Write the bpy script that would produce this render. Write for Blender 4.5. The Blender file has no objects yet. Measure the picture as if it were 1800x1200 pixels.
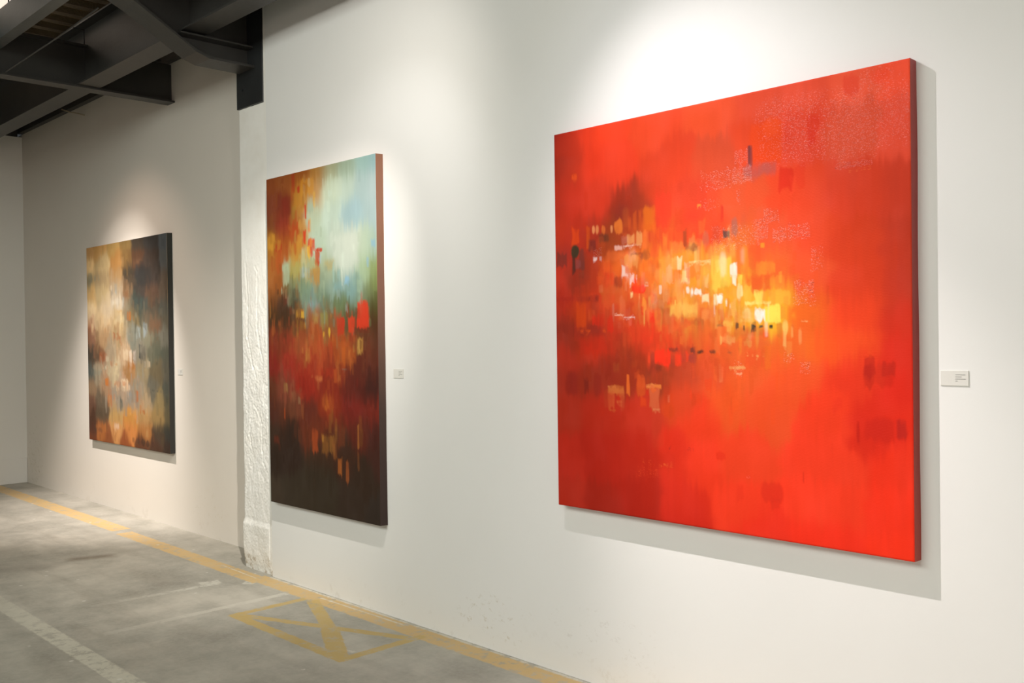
import bpy, bmesh, math, random
import numpy as np
from mathutils import Vector, Matrix, noise

# ------------------------------------------------------------------ camera, world, light, exposure
S = bpy.context.scene
COL = S.collection
S.view_settings.view_transform = 'Standard'
S.view_settings.look = 'None'
S.view_settings.gamma = 1.0
S.view_settings.use_curve_mapping = False
S.view_settings.exposure = 0.0

FPX, YAW, PIT, ROLL = 1689.77, 0.80160, -0.0076557, -0.012808
cam = bpy.data.cameras.new('camera'); camo = bpy.data.objects.new('camera', cam); COL.objects.link(camo)
cam.sensor_width = 36.0; cam.lens = FPX / 1800 * 36.0; cam.clip_start = 0.05; cam.clip_end = 100
fw = Vector((-math.sin(YAW) * math.cos(PIT), math.cos(YAW) * math.cos(PIT), math.sin(PIT)))
rt = Vector((math.cos(YAW), math.sin(YAW), 0)); up = rt.cross(fw)
r2 = rt * math.cos(ROLL) + up * math.sin(ROLL); u2 = up * math.cos(ROLL) - rt * math.sin(ROLL)
camo.matrix_world = Matrix(((r2.x, u2.x, -fw.x, 0), (r2.y, u2.y, -fw.y, 0), (r2.z, u2.z, -fw.z, 1.55), (0, 0, 0, 1)))
S.camera = camo

w = bpy.data.worlds.new('world'); S.world = w; w.use_nodes = True
bg = w.node_tree.nodes['Background']; bg.inputs[0].default_value = (0.80, 0.88, 0.90, 1); bg.inputs[1].default_value = 0.05

def area(name, loc, target, sx, sy, power, col):
    l = bpy.data.lights.new(name, 'AREA'); l.shape = 'RECTANGLE'; l.size = sx; l.size_y = sy
    l.energy = power; l.color = col
    o = bpy.data.objects.new(name, l); COL.objects.link(o); o.location = loc
    o.rotation_euler = (Vector(target) - Vector(loc)).to_track_quat('-Z', 'Y').to_euler()
    return o
def spot(name, loc, target, power, col, size, blend, rad=0.02):
    l = bpy.data.lights.new(name, 'SPOT'); l.energy = power; l.color = col
    l.spot_size = math.radians(size); l.spot_blend = blend; l.shadow_soft_size = rad
    o = bpy.data.objects.new(name, l); COL.objects.link(o); o.location = loc
    o.rotation_euler = (Vector(target) - Vector(loc)).to_track_quat('-Z', 'Y').to_euler()
    return o
# hall ambient: two added fill panels, one overhead, one low at far right
area('overhead_fill', (-3.0, -2.0, 4.1), (-3.0, 0.5, 0), 6, 3, 400, (0.95, 1.0, 0.93))
area('low_right_fill', (3.5, -3.6, 1.2), (-2.6, 3.2, 1.0), 3.6, 1.8, 90, (1.0, 0.86, 0.78))
# track spotlights, positions read from the shadows the canvases cast; a halogen beam is a hot
# core plus a soft skirt, so every lamp is (core + skirt) from the same point
LAMPS = [((-2.75, 2.10, 3.48), [((-1.62, 3.15, 0.35), 330, (1.0, 0.90, 0.87), 46, 0.9), ((-1.82, 3.15, 1.25), 134, (1.0, 0.92, 0.94), 80, 1.0), ((-2.05, 3.15, 1.75), 16, (0.9, 0.9, 1.0), 100, 1.0)]),
         ((-3.42, 2.10, 3.48), [((-4.5, 3.15, 1.7), 30, (1.0, 0.95, 0.94), 72, 0.8), ((-4.85, 3.15, 2.2), 42, (1.0, 0.92, 0.84), 110, 1.0), ((-5.9, 3.25, 0.4), 330, (1.0, 0.94, 0.86), 54, 1.0), ((-7.5, 3.48, 0.4), 260, (1.0, 0.94, 0.84), 38, 0.9)]),
         ((-7.97, 2.06, 3.46), [((-8.6, 3.43, 0.7), 600, (1.0, 0.92, 0.87), 60, 1.0), ((-8.6, 3.43, 1.4), 90, (1.0, 0.93, 0.86), 58, 0.6), ((-8.3, 3.43, 1.2), 64, (1.0, 0.74, 0.60), 90, 1.0)])]
for p, beams in LAMPS:
    for (t, e, c, s, b) in beams:
        spot('spotlight_beam', p, t, e, c, s, b)

# ------------------------------------------------------------------ helpers
def tag(o, label=None, cat=None, group=None, kind=None):
    if label: o['label'] = label
    if cat: o['category'] = cat
    if group: o['group'] = group
    if kind: o['kind'] = kind
    return o
def empty(name, loc, label, cat, group=None):
    o = bpy.data.objects.new(name, None); COL.objects.link(o); o.location = loc; o.empty_display_size = 0.1
    return tag(o, label, cat, group)
def meshobj(name, verts, faces, mat, parent=None, smooth=False):
    me = bpy.data.meshes.new(name); me.from_pydata([tuple(v) for v in verts], [], faces); me.update()
    if mat: me.materials.append(mat)
    if smooth: me.polygons.foreach_set('use_smooth', [True] * len(me.polygons))
    o = bpy.data.objects.new(name, me); COL.objects.link(o)
    if parent:
        o.parent = parent; o.matrix_parent_inverse = Matrix.Translation(-parent.location)
    return o
def bmobj(name, bm, mat, parent=None, smooth=False):
    me = bpy.data.meshes.new(name); bmesh.ops.recalc_face_normals(bm, faces=bm.faces); bm.to_mesh(me); bm.free()
    if mat: me.materials.append(mat)
    if smooth: me.polygons.foreach_set('use_smooth', [True] * len(me.polygons))
    o = bpy.data.objects.new(name, me); COL.objects.link(o)
    if parent:
        o.parent = parent; o.matrix_parent_inverse = Matrix.Translation(-parent.location)
    return o
def add_box(bm, a, b, bev=0.0):
    x0, y0, z0 = a; x1, y1, z1 = b
    vs = [bm.verts.new(p) for p in ((x0, y0, z0), (x1, y0, z0), (x1, y1, z0), (x0, y1, z0), (x0, y0, z1), (x1, y0, z1), (x1, y1, z1), (x0, y1, z1))]
    fs = [bm.faces.new([vs[i] for i in f]) for f in ((0, 3, 2, 1), (4, 5, 6, 7), (0, 1, 5, 4), (1, 2, 6, 5), (2, 3, 7, 6), (3, 0, 4, 7))]
    if bev:
        es = list({e for f in fs for e in f.edges})
        bmesh.ops.bevel(bm, geom=es, offset=bev, segments=1, affect='EDGES')
def box(name, a, b, mat, parent=None, bev=0.0):
    bm = bmesh.new(); add_box(bm, a, b, bev); return bmobj(name, bm, mat, parent)
def prism(bm, prof, axis, a, b):
    # extrude a 2-D profile along an axis ('x': profile (y,z), 'y': profile (x,z))
    def P(p, t): return (t, p[0], p[1]) if axis == 'x' else (p[0], t, p[1])
    A = [bm.verts.new(P(p, a)) for p in prof]; B = [bm.verts.new(P(p, b)) for p in prof]
    n = len(prof)
    bm.faces.new(A); bm.faces.new(list(reversed(B)))
    for i in range(n): bm.faces.new((A[i], B[i], B[(i + 1) % n], A[(i + 1) % n]))
def cyl(bm, p0, p1, r0, r1=None, seg=16, cap=True):
    r1 = r0 if r1 is None else r1
    p0 = Vector(p0); p1 = Vector(p1); q = (p1 - p0).to_track_quat('Z', 'Y')
    A = []; B = []
    for i in range(seg):
        a = 2 * math.pi * i / seg; d = Vector((math.cos(a), math.sin(a), 0))
        A.append(bm.verts.new(p0 + q @ (d * r0))); B.append(bm.verts.new(p1 + q @ (d * r1)))
    for i in range(seg): bm.faces.new((A[i], A[(i + 1) % seg], B[(i + 1) % seg], B[i]))
    if cap: bm.faces.new(list(reversed(A))); bm.faces.new(B)

# ------------------------------------------------------------------ materials
def mat(name):
    m = bpy.data.materials.new(name); m.use_nodes = True; nt = m.node_tree
    return m, nt, nt.nodes['Principled BSDF']
def N(nt, t, **k):
    n = nt.nodes.new(t)
    for a, b in k.items(): setattr(n, a, b)
    return n
def geo(nt):
    return N(nt, 'ShaderNodeNewGeometry').outputs['Position']
def noise_tex(nt, vec, scale, detail=4, rough=0.55, stretch=None):
    if stretch:
        mp = N(nt, 'ShaderNodeMapping'); nt.links.new(vec, mp.inputs['Vector']); mp.inputs['Scale'].default_value = stretch; vec = mp.outputs[0]
    n = N(nt, 'ShaderNodeTexNoise'); n.inputs['Scale'].default_value = scale; n.inputs['Detail'].default_value = detail; n.inputs['Roughness'].default_value = rough
    nt.links.new(vec, n.inputs['Vector']); return n.outputs['Fac']
def ramp(nt, fac, stops):
    r = N(nt, 'ShaderNodeValToRGB'); nt.links.new(fac, r.inputs[0]); e = r.color_ramp.elements
    while len(e) < len(stops): e.new(0.5)
    for i, (p, c) in enumerate(stops): e[i].position = p; e[i].color = (*c, 1) if len(c) == 3 else c
    return r.outputs[0]
def mth(nt, op, a, b=None, c=None, clamp=False):
    n = N(nt, 'ShaderNodeMath', operation=op, use_clamp=clamp)
    for i, v in enumerate((a, b, c)):
        if v is None: continue
        if isinstance(v, (int, float)): n.inputs[i].default_value = v
        else: nt.links.new(v, n.inputs[i])
    return n.outputs[0]
def mix(nt, fac, a, b, mode='MIX'):
    n = N(nt, 'ShaderNodeMix', data_type='RGBA', blend_type=mode)
    for s, v in ((0, fac), (6, a), (7, b)):
        if isinstance(v, (int, float)): n.inputs[s].default_value = v
        elif isinstance(v, tuple): n.inputs[s].default_value = (*v, 1)
        else: nt.links.new(v, n.inputs[s])
    return n.outputs[2]
def bump(nt, h, strength, dist, bsdf, prev=None):
    b = N(nt, 'ShaderNodeBump'); b.inputs['Strength'].default_value = strength; b.inputs['Distance'].default_value = dist
    nt.links.new(h, b.inputs['Height'])
    if prev: nt.links.new(prev, b.inputs['Normal'])
    if bsdf: nt.links.new(b.outputs[0], bsdf.inputs['Normal'])
    return b.outputs[0]
def maprange(nt, v, a, b, c, d):
    n = N(nt, 'ShaderNodeMapRange'); nt.links.new(v, n.inputs[0])
    for i, x in enumerate((a, b, c, d)): n.inputs[i + 1].default_value = x
    return n.outputs[0]
def smooth(nt, v, a, b, c=0.0, d=1.0):
    n = N(nt, 'ShaderNodeMapRange', interpolation_type='SMOOTHSTEP'); nt.links.new(v, n.inputs[0])
    for i, x in enumerate((a, b, c, d)): n.inputs[i + 1].default_value = x
    return n.outputs[0]
def plain(name, col, rough=0.5, metal=0.0, nscale=0, var=0.15, bstr=0.0, bscale=60):
    m, nt, b = mat(name); b.inputs['Roughness'].default_value = rough; b.inputs['Metallic'].default_value = metal
    if nscale:
        f = noise_tex(nt, geo(nt), nscale, 5)
        c = ramp(nt, f, [(0.3, tuple(x * (1 - var) for x in col)), (0.7, tuple(min(1, x * (1 + var)) for x in col))])
        nt.links.new(c, b.inputs['Base Color'])
    else: b.inputs['Base Color'].default_value = (*col, 1)
    if bstr: bump(nt, noise_tex(nt, geo(nt), bscale, 4), bstr, 0.01, b)
    return m

def wall_paint(name, col, dirt=(), side='y'):
    m, nt, b = mat(name); g = geo(nt); b.inputs['Roughness'].default_value = 0.62; b.inputs['Specular IOR Level'].default_value = 0.3
    f = noise_tex(nt, g, 1.3, 4)
    c = ramp(nt, f, [(0.3, tuple(x * 0.975 for x in col)), (0.7, col)])
    sx = N(nt, 'ShaderNodeSeparateXYZ'); nt.links.new(g, sx.inputs[0])
    # scuffs and plaster dirt just above the floor
    low = smooth(nt, sx.outputs[2], 0.02, 0.22, 1.0, 0.0)
    spk = smooth(nt, noise_tex(nt, g, 9, 7, 0.7), 0.56, 0.66)
    c = mix(nt, mth(nt, 'MULTIPLY', mth(nt, 'MULTIPLY', low, spk), 0.18), c, (0.48, 0.42, 0.33))
    for (px, pz, rx, rz, amt, dc) in dirt:
        dx = mth(nt, 'DIVIDE', mth(nt, 'SUBTRACT', sx.outputs[0], px), rx); dz = mth(nt, 'DIVIDE', mth(nt, 'SUBTRACT', sx.outputs[2], pz), rz)
        r = mth(nt, 'ADD', mth(nt, 'MULTIPLY', dx, dx), mth(nt, 'MULTIPLY', dz, dz))
        k = smooth(nt, r, 0.1, 1.0, 1.0, 0.0)
        sp = smooth(nt, noise_tex(nt, g, 24, 6, 0.75, (1, 1, 1.5)), 0.55, 0.68)
        c = mix(nt, mth(nt, 'MULTIPLY', mth(nt, 'MULTIPLY', k, sp), amt), c, dc)
    nt.links.new(c, b.inputs['Base Color'])
    n1 = bump(nt, noise_tex(nt, g, 2.2, 3), 0.12, 0.02, None)
    bump(nt, noise_tex(nt, g, 160, 3), 0.05, 0.002, b, n1)
    return m
WHITE = (0.80, 0.795, 0.775)
M_wall = wall_paint('white_wall_paint', WHITE, [(-3.45, 0.16, 0.33, 0.15, 0.6, (0.48, 0.42, 0.3)), (-2.75, 0.22, 0.5, 0.14, 0.3, (0.45, 0.42, 0.36))])
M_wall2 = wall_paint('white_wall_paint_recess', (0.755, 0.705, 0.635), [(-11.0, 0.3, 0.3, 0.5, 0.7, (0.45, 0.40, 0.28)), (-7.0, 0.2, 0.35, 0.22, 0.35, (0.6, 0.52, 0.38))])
M_back = wall_paint('white_wall_paint_end', (0.79, 0.78, 0.74))

def rough_plaster():
    m, nt, b = mat('rough_white_plaster'); g = geo(nt); b.inputs['Roughness'].default_value = 0.6; b.inputs['Specular IOR Level'].default_value = 0.25
    sx = N(nt, 'ShaderNodeSeparateXYZ'); nt.links.new(g, sx.inputs[0])
    c = ramp(nt, noise_tex(nt, g, 5, 6), [(0.3, (0.80, 0.775, 0.72)), (0.65, (0.87, 0.86, 0.82))])
    low = smooth(nt, sx.outputs[2], 0.0, 0.2, 1.0, 0.0)
    spk = smooth(nt, noise_tex(nt, g, 22, 7, 0.7), 0.5, 0.62)
    c = mix(nt, mth(nt, 'MULTIPLY', mth(nt, 'MULTIPLY', low, spk), 0.8), c, (0.42, 0.33, 0.22))
    nt.links.new(c, b.inputs['Base Color'])
    amt = smooth(nt, sx.outputs[2], 1.2, 2.4, 1.0, 0.12)
    h = mth(nt, 'MULTIPLY', noise_tex(nt, g, 34, 6, 0.6, (1, 1, 0.7)), amt)
    bump(nt, h, 0.36, 0.02, b)
    return m
M_pillar = rough_plaster()

def steel(name, col, rough=0.45):
    m, nt, b = mat(name); g = geo(nt)
    c = ramp(nt, noise_tex(nt, g, 3, 6), [(0.3, tuple(x * 0.8 for x in col)), (0.7, tuple(x * 1.2 for x in col))])
    nt.links.new(c, b.inputs['Base Color']); b.inputs['Roughness'].default_value = rough
    bump(nt, noise_tex(nt, g, 50, 4), 0.08, 0.01, b)
    return m
M_steel = steel('dark_grey_steel_paint', (0.035, 0.034, 0.031))
M_steelw = steel('grey_channel_paint', (0.080, 0.086, 0.086), 0.4)
M_column = steel('black_steel_paint', (0.020, 0.022, 0.023), 0.35)
M_deck = steel('galvanised_roof_deck', (0.26, 0.20, 0.13), 0.24)
M_deck.node_tree.nodes['Principled BSDF'].inputs['Metallic'].default_value = 0.9

# ------------------------------------------------------------------ floor with worn markings
def floor_mat():
    m, nt, b = mat('worn_painted_concrete'); g = geo(nt)
    sx = N(nt, 'ShaderNodeSeparateXYZ'); nt.links.new(g, sx.inputs[0]); X, Y = sx.outputs[0], sx.outputs[1]
    c = ramp(nt, noise_tex(nt, g, 1.6, 9, 0.68), [(0.36, (0.275, 0.262, 0.22)), (0.5, (0.39, 0.37, 0.315)), (0.64, (0.52, 0.487, 0.415))])
    stk = noise_tex(nt, g, 2.2, 5, 0.6, (0.5, 3.0, 1))
    c = mix(nt, smooth(nt, stk, 0.45, 0.75, 0, 0.45), c, (0.27, 0.245, 0.20))
    fine = noise_tex(nt, g, 38, 6, 0.7)
    c = mix(nt, smooth(nt, fine, 0.35, 0.7, 0.0, 0.25), c, (0.53, 0.50, 0.43))
    # paler dust along the wall foot
    dust = mth(nt, 'MULTIPLY', smooth(nt, Y, 2.95, 3.45), smooth(nt, noise_tex(nt, g, 4, 5), 0.35, 0.65))
    c = mix(nt, mth(nt, 'MULTIPLY', dust, 0.35), c, (0.55, 0.52, 0.46))
    wear = noise_tex(nt, g, 14, 8, 0.72); wear2 = noise_tex(nt, g, 3.5, 6, 0.7)
    wob = mth(nt, 'MULTIPLY', mth(nt, 'SUBTRACT', noise_tex(nt, g, 26, 4), 0.5), 0.022)
    def seg(x0, y0, x1, y1, wd, soft=0.006):
        L = math.hypot(x1 - x0, y1 - y0); ux, uy = (x1 - x0) / L, (y1 - y0) / L
        al = mth(nt, 'ADD', mth(nt, 'MULTIPLY', mth(nt, 'SUBTRACT', X, x0), ux), mth(nt, 'MULTIPLY', mth(nt, 'SUBTRACT', Y, y0), uy))
        ac = mth(nt, 'ADD', mth(nt, 'MULTIPLY', mth(nt, 'SUBTRACT', X, x0), -uy), mth(nt, 'MULTIPLY', mth(nt, 'SUBTRACT', Y, y0), ux))
        d1 = mth(nt, 'ADD', mth(nt, 'SUBTRACT', mth(nt, 'ABSOLUTE', ac), wd / 2), wob)
        d2 = mth(nt, 'ADD', mth(nt, 'SUBTRACT', mth(nt, 'ABSOLUTE', mth(nt, 'SUBTRACT', al, L / 2)), L / 2), wob)
        return smooth(nt, mth(nt, 'MAXIMUM', d1, d2), -soft, soft, 1.0, 0.0)
    def union(l):
        r = l[0]
        for q in l[1:]: r = mth(nt, 'MAXIMUM', r, q)
        return r
    white = union([seg(-6.9, 1.755, 2.0, 1.755, 0.105)])
    wfade = mth(nt, 'MULTIPLY', smooth(nt, wear, 0.38, 0.52, 0.2, 1.0), smooth(nt, X, -6.9, -5.0, 0.35, 0.9))
    c = mix(nt, mth(nt, 'MULTIPLY', white, wfade), c, (0.60, 0.575, 0.475))
    thin = union([seg(-5.13, 1.95, -5.13, 3.05, 0.055)])
    c = mix(nt, mth(nt, 'MULTIPLY', mth(nt, 'MULTIPLY', thin, smooth(nt, Y, 1.9, 3.0, 0.25, 0.9)), smooth(nt, wear, 0.35, 0.5)), c, (0.60, 0.57, 0.49))
    thin2 = union([seg(-5.72, 2.1, -5.66, 2.86, 0.05), seg(-5.56, 2.99, -5.50, 3.04, 0.08), seg(-5.72, 2.78, -5.70, 2.9, 0.10)])
    c = mix(nt, mth(nt, 'MULTIPLY', mth(nt, 'MULTIPLY', thin2, smooth(nt, Y, 2.0, 2.85, 0.1, 0.75)), smooth(nt, wear, 0.38, 0.55)), c, (0.62, 0.60, 0.52))
    yl = union([seg(-5.62, 3.112, 3.0, 3.112, 0.125), seg(-7.70, 3.10, -5.5, 3.085, 0.13), seg(-12.0, 3.13, -7.83, 3.13, 0.15)])
    c = mix(nt, mth(nt, 'MULTIPLY', yl, smooth(nt, wear, 0.38, 0.50, 0.25, 0.88)), c, (0.64, 0.43, 0.17))
    fr = union([seg(-5.55, 3.182, 3.0, 3.182, 0.025), seg(-4.03, 2.675, -3.93, 2.70, 0.028), seg(-4.9, 3.13, -4.1, 3.145, 0.012), seg(-6.1, 3.12, -5.6, 3.10, 0.010)])
    c = mix(nt, mth(nt, 'MULTIPLY', fr, smooth(nt, wear, 0.40, 0.52, 0.1, 0.85)), c, (0.66, 0.62, 0.53))
    bx = union([seg(-4.96, 2.60, -3.86, 2.60, 0.065), seg(-4.945, 2.58, -4.945, 3.06, 0.055), seg(-3.885, 2.58, -3.885, 3.10, 0.06),
                seg(-4.89, 3.07, -4.34, 2.83, 0.075), seg(-4.36, 2.84, -3.93, 2.61, 0.10), seg(-4.93, 2.62, -3.92, 3.02, 0.055)])
    c = mix(nt, mth(nt, 'MULTIPLY', bx, smooth(nt, wear, 0.36, 0.50, 0.35, 0.86)), c, (0.54, 0.375, 0.11))
    # dried paint drips and crumbs
    vo = N(nt, 'ShaderNodeTexVoronoi', feature='F1'); vo.inputs['Scale'].default_value = 5.5; nt.links.new(g, vo.inputs['Vector'])
    spots = mth(nt, 'MULTIPLY', smooth(nt, vo.outputs['Distance'], 0.05, 0.075, 1, 0), smooth(nt, wear2, 0.44, 0.52))
    c = mix(nt, mth(nt, 'MULTIPLY', spots, 0.8), c, (0.66, 0.64, 0.58))
    # oil stain
    st = seg(-7.05, 2.45, -6.95, 2.72, 0.10, 0.06)
    c = mix(nt, mth(nt, 'MULTIPLY', st, 0.6), c, (0.12, 0.085, 0.05))
    st2 = seg(-7.4, 1.6, -6.9, 2.3, 0.22, 0.12)
    c = mix(nt, mth(nt, 'MULTIPLY', st2, 0.35), c, (0.13, 0.11, 0.09))
    nt.links.new(c, b.inputs['Base Color'])
    nt.links.new(maprange(nt, wear2, 0.3, 0.7, 0.42, 0.62), b.inputs['Roughness'])
    n1 = bump(nt, noise_tex(nt, g, 3, 5), 0.25, 0.02, None)
    bump(nt, noise_tex(nt, g, 60, 5), 0.15, 0.005, b, n1)
    return m

# ------------------------------------------------------------------ room shell
XB = -11.24; YM = 3.19; YR = 3.485; YN = -6.0; XR = 5.0; ZC = 4.30
tag(box('floor', (XB - 0.2, YN - 0.2, -0.12), (XR + 0.2, YR + 0.2, 0.0), floor_mat()), kind='structure')
tag(box('wall_right', (-5.55, YM, 0), (XR + 0.2, YM + 0.45, ZC), M_wall, bev=0.003), kind='structure')
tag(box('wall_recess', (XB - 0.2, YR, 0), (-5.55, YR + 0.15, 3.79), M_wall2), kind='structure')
tag(box('wall_far', (XB - 0.2, YN - 0.2, 0), (XB, YR, 3.76), M_back), kind='structure')
tag(box('baseboard_far', (XB, YN, 0), (XB + 0.008, YR - 0.002, 0.272), M_back, bev=0.003), kind='structure')
tag(box('wall_near', (XB - 0.2, YN - 0.2, 0), (XR + 0.2, YN, ZC), M_back), kind='structure')
tag(box('wall_side', (XR, YN, 0), (XR + 0.2, YM, ZC), M_back), kind='structure')
# steel plates closing the gap between wall tops and roof deck
tag(box('trim_1', (XB, YR - 0.05, 3.792), (-5.96, YR + 0.12, ZC - 0.05), M_steel), kind='structure')
tag(box('trim_2', (XB - 0.15, YN, 3.76), (XB + 0.02, YR - 0.052, ZC - 0.05), M_steel), kind='structure')

# corrugated roof deck
def deck():
    P = 0.247; prof = []
    x = XB - 0.2; z = ZC
    while x < XR + 0.2:
        prof += [(x, z), (x + 0.10, z), (x + 0.115, z - 0.045), (x + 0.195, z - 0.045), (x + 0.21, z)]
        x += P
    bm = bmesh.new()
    ys = (YN - 0.2, YR + 0.15)
    A = [bm.verts.new((p[0], ys[0], p[1])) for p in prof]; B = [bm.verts.new((p[0], ys[1], p[1])) for p in prof]
    A2 = [bm.verts.new((p[0], ys[0], p[1] + 0.02)) for p in prof]; B2 = [bm.verts.new((p[0], ys[1], p[1] + 0.02)) for p in prof]
    for i in range(len(prof) - 1):
        bm.faces.new((A[i], A[i + 1], B[i + 1], B[i])); bm.faces.new((A2[i], B2[i], B2[i + 1], A2[i + 1]))
        bm.faces.new((A[i], A2[i], A2[i + 1], A[i + 1])); bm.faces.new((B[i], B[i + 1], B2[i + 1], B2[i]))
    bm.faces.new((A[0], B[0], B2[0], A2[0])); bm.faces.new((A[-1], A2[-1], B2[-1], B[-1]))
    return bmobj('ceiling', bm, M_deck)
tag(deck(), kind='structure')

# ------------------------------------------------------------------ plastered pillar
def pillar():
    t = empty('pillar', (-5.75, 3.35, 0), 'rough white plastered pillar between the wall recess and the flat wall, black steel on top', 'pillar')
    x0, x1, y0, H = -5.957, -5.60, 3.212, 3.08
    nx, nz = 80, 640
    cracks = [[(-5.80, 1.10), (-5.74, 1.06), (-5.70, 0.98), (-5.695, 0.80), (-5.68, 0.72), (-5.63, 0.66)],
              [(-5.88, 2.05), (-5.86, 1.75), (-5.87, 1.55), (-5.80, 1.35), (-5.76, 1.28)],
              [(-5.76, 2.02), (-5.73, 1.98), (-5.74, 1.60), (-5.68, 1.40)], [(-5.84, 1.0), (-5.86, 0.9), (-5.83, 0.8)]]
    def sd(px, pz, a, b):
        ax, az = a; bx, bz = b; dx, dz = bx - ax, bz - az
        t_ = max(0, min(1, ((px - ax) * dx + (pz - az) * dz) / (dx * dx + dz * dz)))
        return math.hypot(px - ax - t_ * dx, pz - az - t_ * dz)
    V = []; F = []
    for j in range(nz + 1):
        z = H * j / nz
        lowk = 1.0 - max(0.0, min(1.0, (z - 1.3) / 1.1)); lowk = 0.10 + 0.90 * lowk
        edge = 0.006 * noise.noise(Vector((0, 3, z * 9))) * (0.4 + lowk) + 0.004 * noise.noise(Vector((0, 7, z * 40))) * lowk
        base = 0.0
        if z < 0.33: base = 0.014 * min(1, (0.33 - z) / 0.03)
        if z < 0.10: base -= 0.015 * (0.10 - z) / 0.10
        for i in range(nx + 1):
            u = i / nx; x = x0 + (x1 - x0) * u
            d = (0.004 * noise.noise(Vector((x * 9, 1, z * 6))) + 0.0022 * noise.noise(Vector((x * 30, 4, z * 24))) + 0.0022 * noise.noise(Vector((x * 90, 9, z * 75)))) * lowk
            for cr in cracks:
                for a, b in zip(cr, cr[1:]):
                    if abs(z - (a[1] + b[1]) / 2) > 0.3: continue
                    s = sd(x + 0.01 * noise.noise(Vector((x * 20, 2, z * 20))), z, a, b)
                    if s < 0.012: d -= 0.0022 * (1 - s / 0.012) * min(1, lowk + 0.3)
                    elif s < 0.03: d += 0.0008 * (1 - (s - 0.012) / 0.018)
            r = 0.012 * (max(0, 1 - u * 12) ** 2 + (max(0, 1 - (1 - u) * 12) ** 2) * 0.3)
            V.append((x + (edge if i == 0 else 0), y0 - d - base + r, z))
    for j in range(nz):
        for i in range(nx):
            a = j * (nx + 1) + i; F.append((a, a + 1, a + nx + 2, a + nx + 1))
    # sides, back and top
    n0 = len(V)
    for j in range(nz + 1):
        z = H * j / nz; V.append((x0 + 0.002, YR + 0.0, z)); V.append((x1, YR + 0.0, z))
    for j in range(nz):
        L0 = j * (nx + 1); L1 = (j + 1) * (nx + 1); b0 = n0 + 2 * j; b1 = b0 + 2
        F.append((L0, L1, b1, b0)); F.append((L0 + nx, b0 + 1, b1 + 1, L1 + nx)); F.append((b0, b1, b1 + 1, b0 + 1))
    F.append(tuple(nz * (nx + 1) + i for i in range(nx + 1)) + (n0 + 2 * nz + 1, n0 + 2 * nz))
    meshobj('plaster_shaft', V, F, M_pillar, t, smooth=True)
    # narrow plaster fillet up to the flat wall
    box('plaster_fillet', (-5.598, 3.203, 0), (-5.552, YR - 0.001, 3.9), M_pillar, t, bev=0.002)
    return t
pillar()

# ------------------------------------------------------------------ steelwork
def column():
    t = empty('steel_column', (-5.77, 3.3, 3.08), 'black steel column rising from the top of the white plastered pillar', 'steel column')
    box('front_flange', (-5.945, 3.200, 3.083), (-5.603, 3.216, ZC - 0.05), M_column, t, bev=0.002)
    box('web', (-5.78, 3.216, 3.083), (-5.765, 3.46, ZC - 0.05), M_column, t)
    box('rear_flange', (-5.945, 3.46, 3.083), (-5.603, 3.476, ZC - 0.05), M_column, t)
    bm = bmesh.new()
    for (x, z) in ((-5.86, 3.2),): cyl(bm, (x, 3.201, z), (x, 3.190, z), 0.008, seg=10)
    bmobj('bolt', bm, M_column, t)
    return t
column()
def rafter():
    t = empty('steel_rafter', (-5.79, 2.6, 3.3), 'dark grey haunched steel rafter springing from the black column towards the viewer', 'steel beam')
    xa, xb = -5.905, -5.70
    prof = [(3.199, 3.318), (2.886, 3.318), (2.80, 3.345), (2.425, 3.565), (1.3, 4.10), (0.9, ZC - 0.06)]
    th = 0.016; bm = bmesh.new()
    lo = [(xa, y, z) for y, z in prof]; A = []; 
    for k in range(len(prof) - 1):
        (ya, za), (yb, zb) = prof[k], prof[k + 1]
        vs = [bm.verts.new(p) for p in ((xa, ya, za), (xb, ya, za), (xb, yb, zb), (xa, yb, zb), (xa, ya, za + th), (xb, ya, za + th), (xb, yb, zb + th), (xa, yb, zb + th))]
        for f in ((0, 3, 2, 1), (4, 5, 6, 7), (0, 1, 5, 4), (1, 2, 6, 5), (2, 3, 7, 6), (3, 0, 4, 7)): bm.faces.new([vs[i] for i in f])
    bmobj('bottom_flange', bm, M_steel, t)
    bm = bmesh.new()
    top = [(3.199, ZC - 0.06)]
    pr = [(y, z + th) for y, z in prof[:-1]] + [(1.0, ZC - 0.06)] + top
    prism(bm, pr, 'x', -5.808, -5.796); bmobj('web', bm, M_steel, t)
    # knee plate: horizontal stiffener above the haunch
    bm = bmesh.new(); prism(bm, [(3.198, 3.450), (2.70, 3.450), (2.70, 3.460), (3.198, 3.460)], 'x', -5.795, -5.71); bmobj('knee_plate', bm, M_steel, t)
    return t
rafter()
def ibeam_x(label, xa, xb, y0, y1, z0, z1, group='longitudinal roof beams'):
    t = empty('longitudinal_beam', ((xa + xb) / 2, (y0 + y1) / 2, z0), label, 'steel beam', group)
    yc = (y0 + y1) / 2
    box('bottom_flange', (xa, y0, z0), (xb, y1, z0 + 0.012), M_steel, t)
    box('web', (xa, yc - 0.005, z0 + 0.012), (xb, yc + 0.005, z1 - 0.012), M_steel, t)
    box('top_flange', (xa, y0, z1 - 0.012), (xb, y1, z1), M_steel, t)
    return t
ibeam_x('dark steel beam running above the wall recess, from the far wall to the cross beam', XB + 0.025, -7.565, 2.722, 2.886, 3.476, 3.93)
ibeam_x('dark steel beam above the wall recess, between the cross beam and the column rafter', -7.545, -5.812, 2.722, 2.886, 3.476, 3.93)
ibeam_x('dark steel beam leaving the column top to the right, out of the picture', -5.792, XR - 0.01, 2.722, 2.886, 3.476, 3.93)
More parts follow.
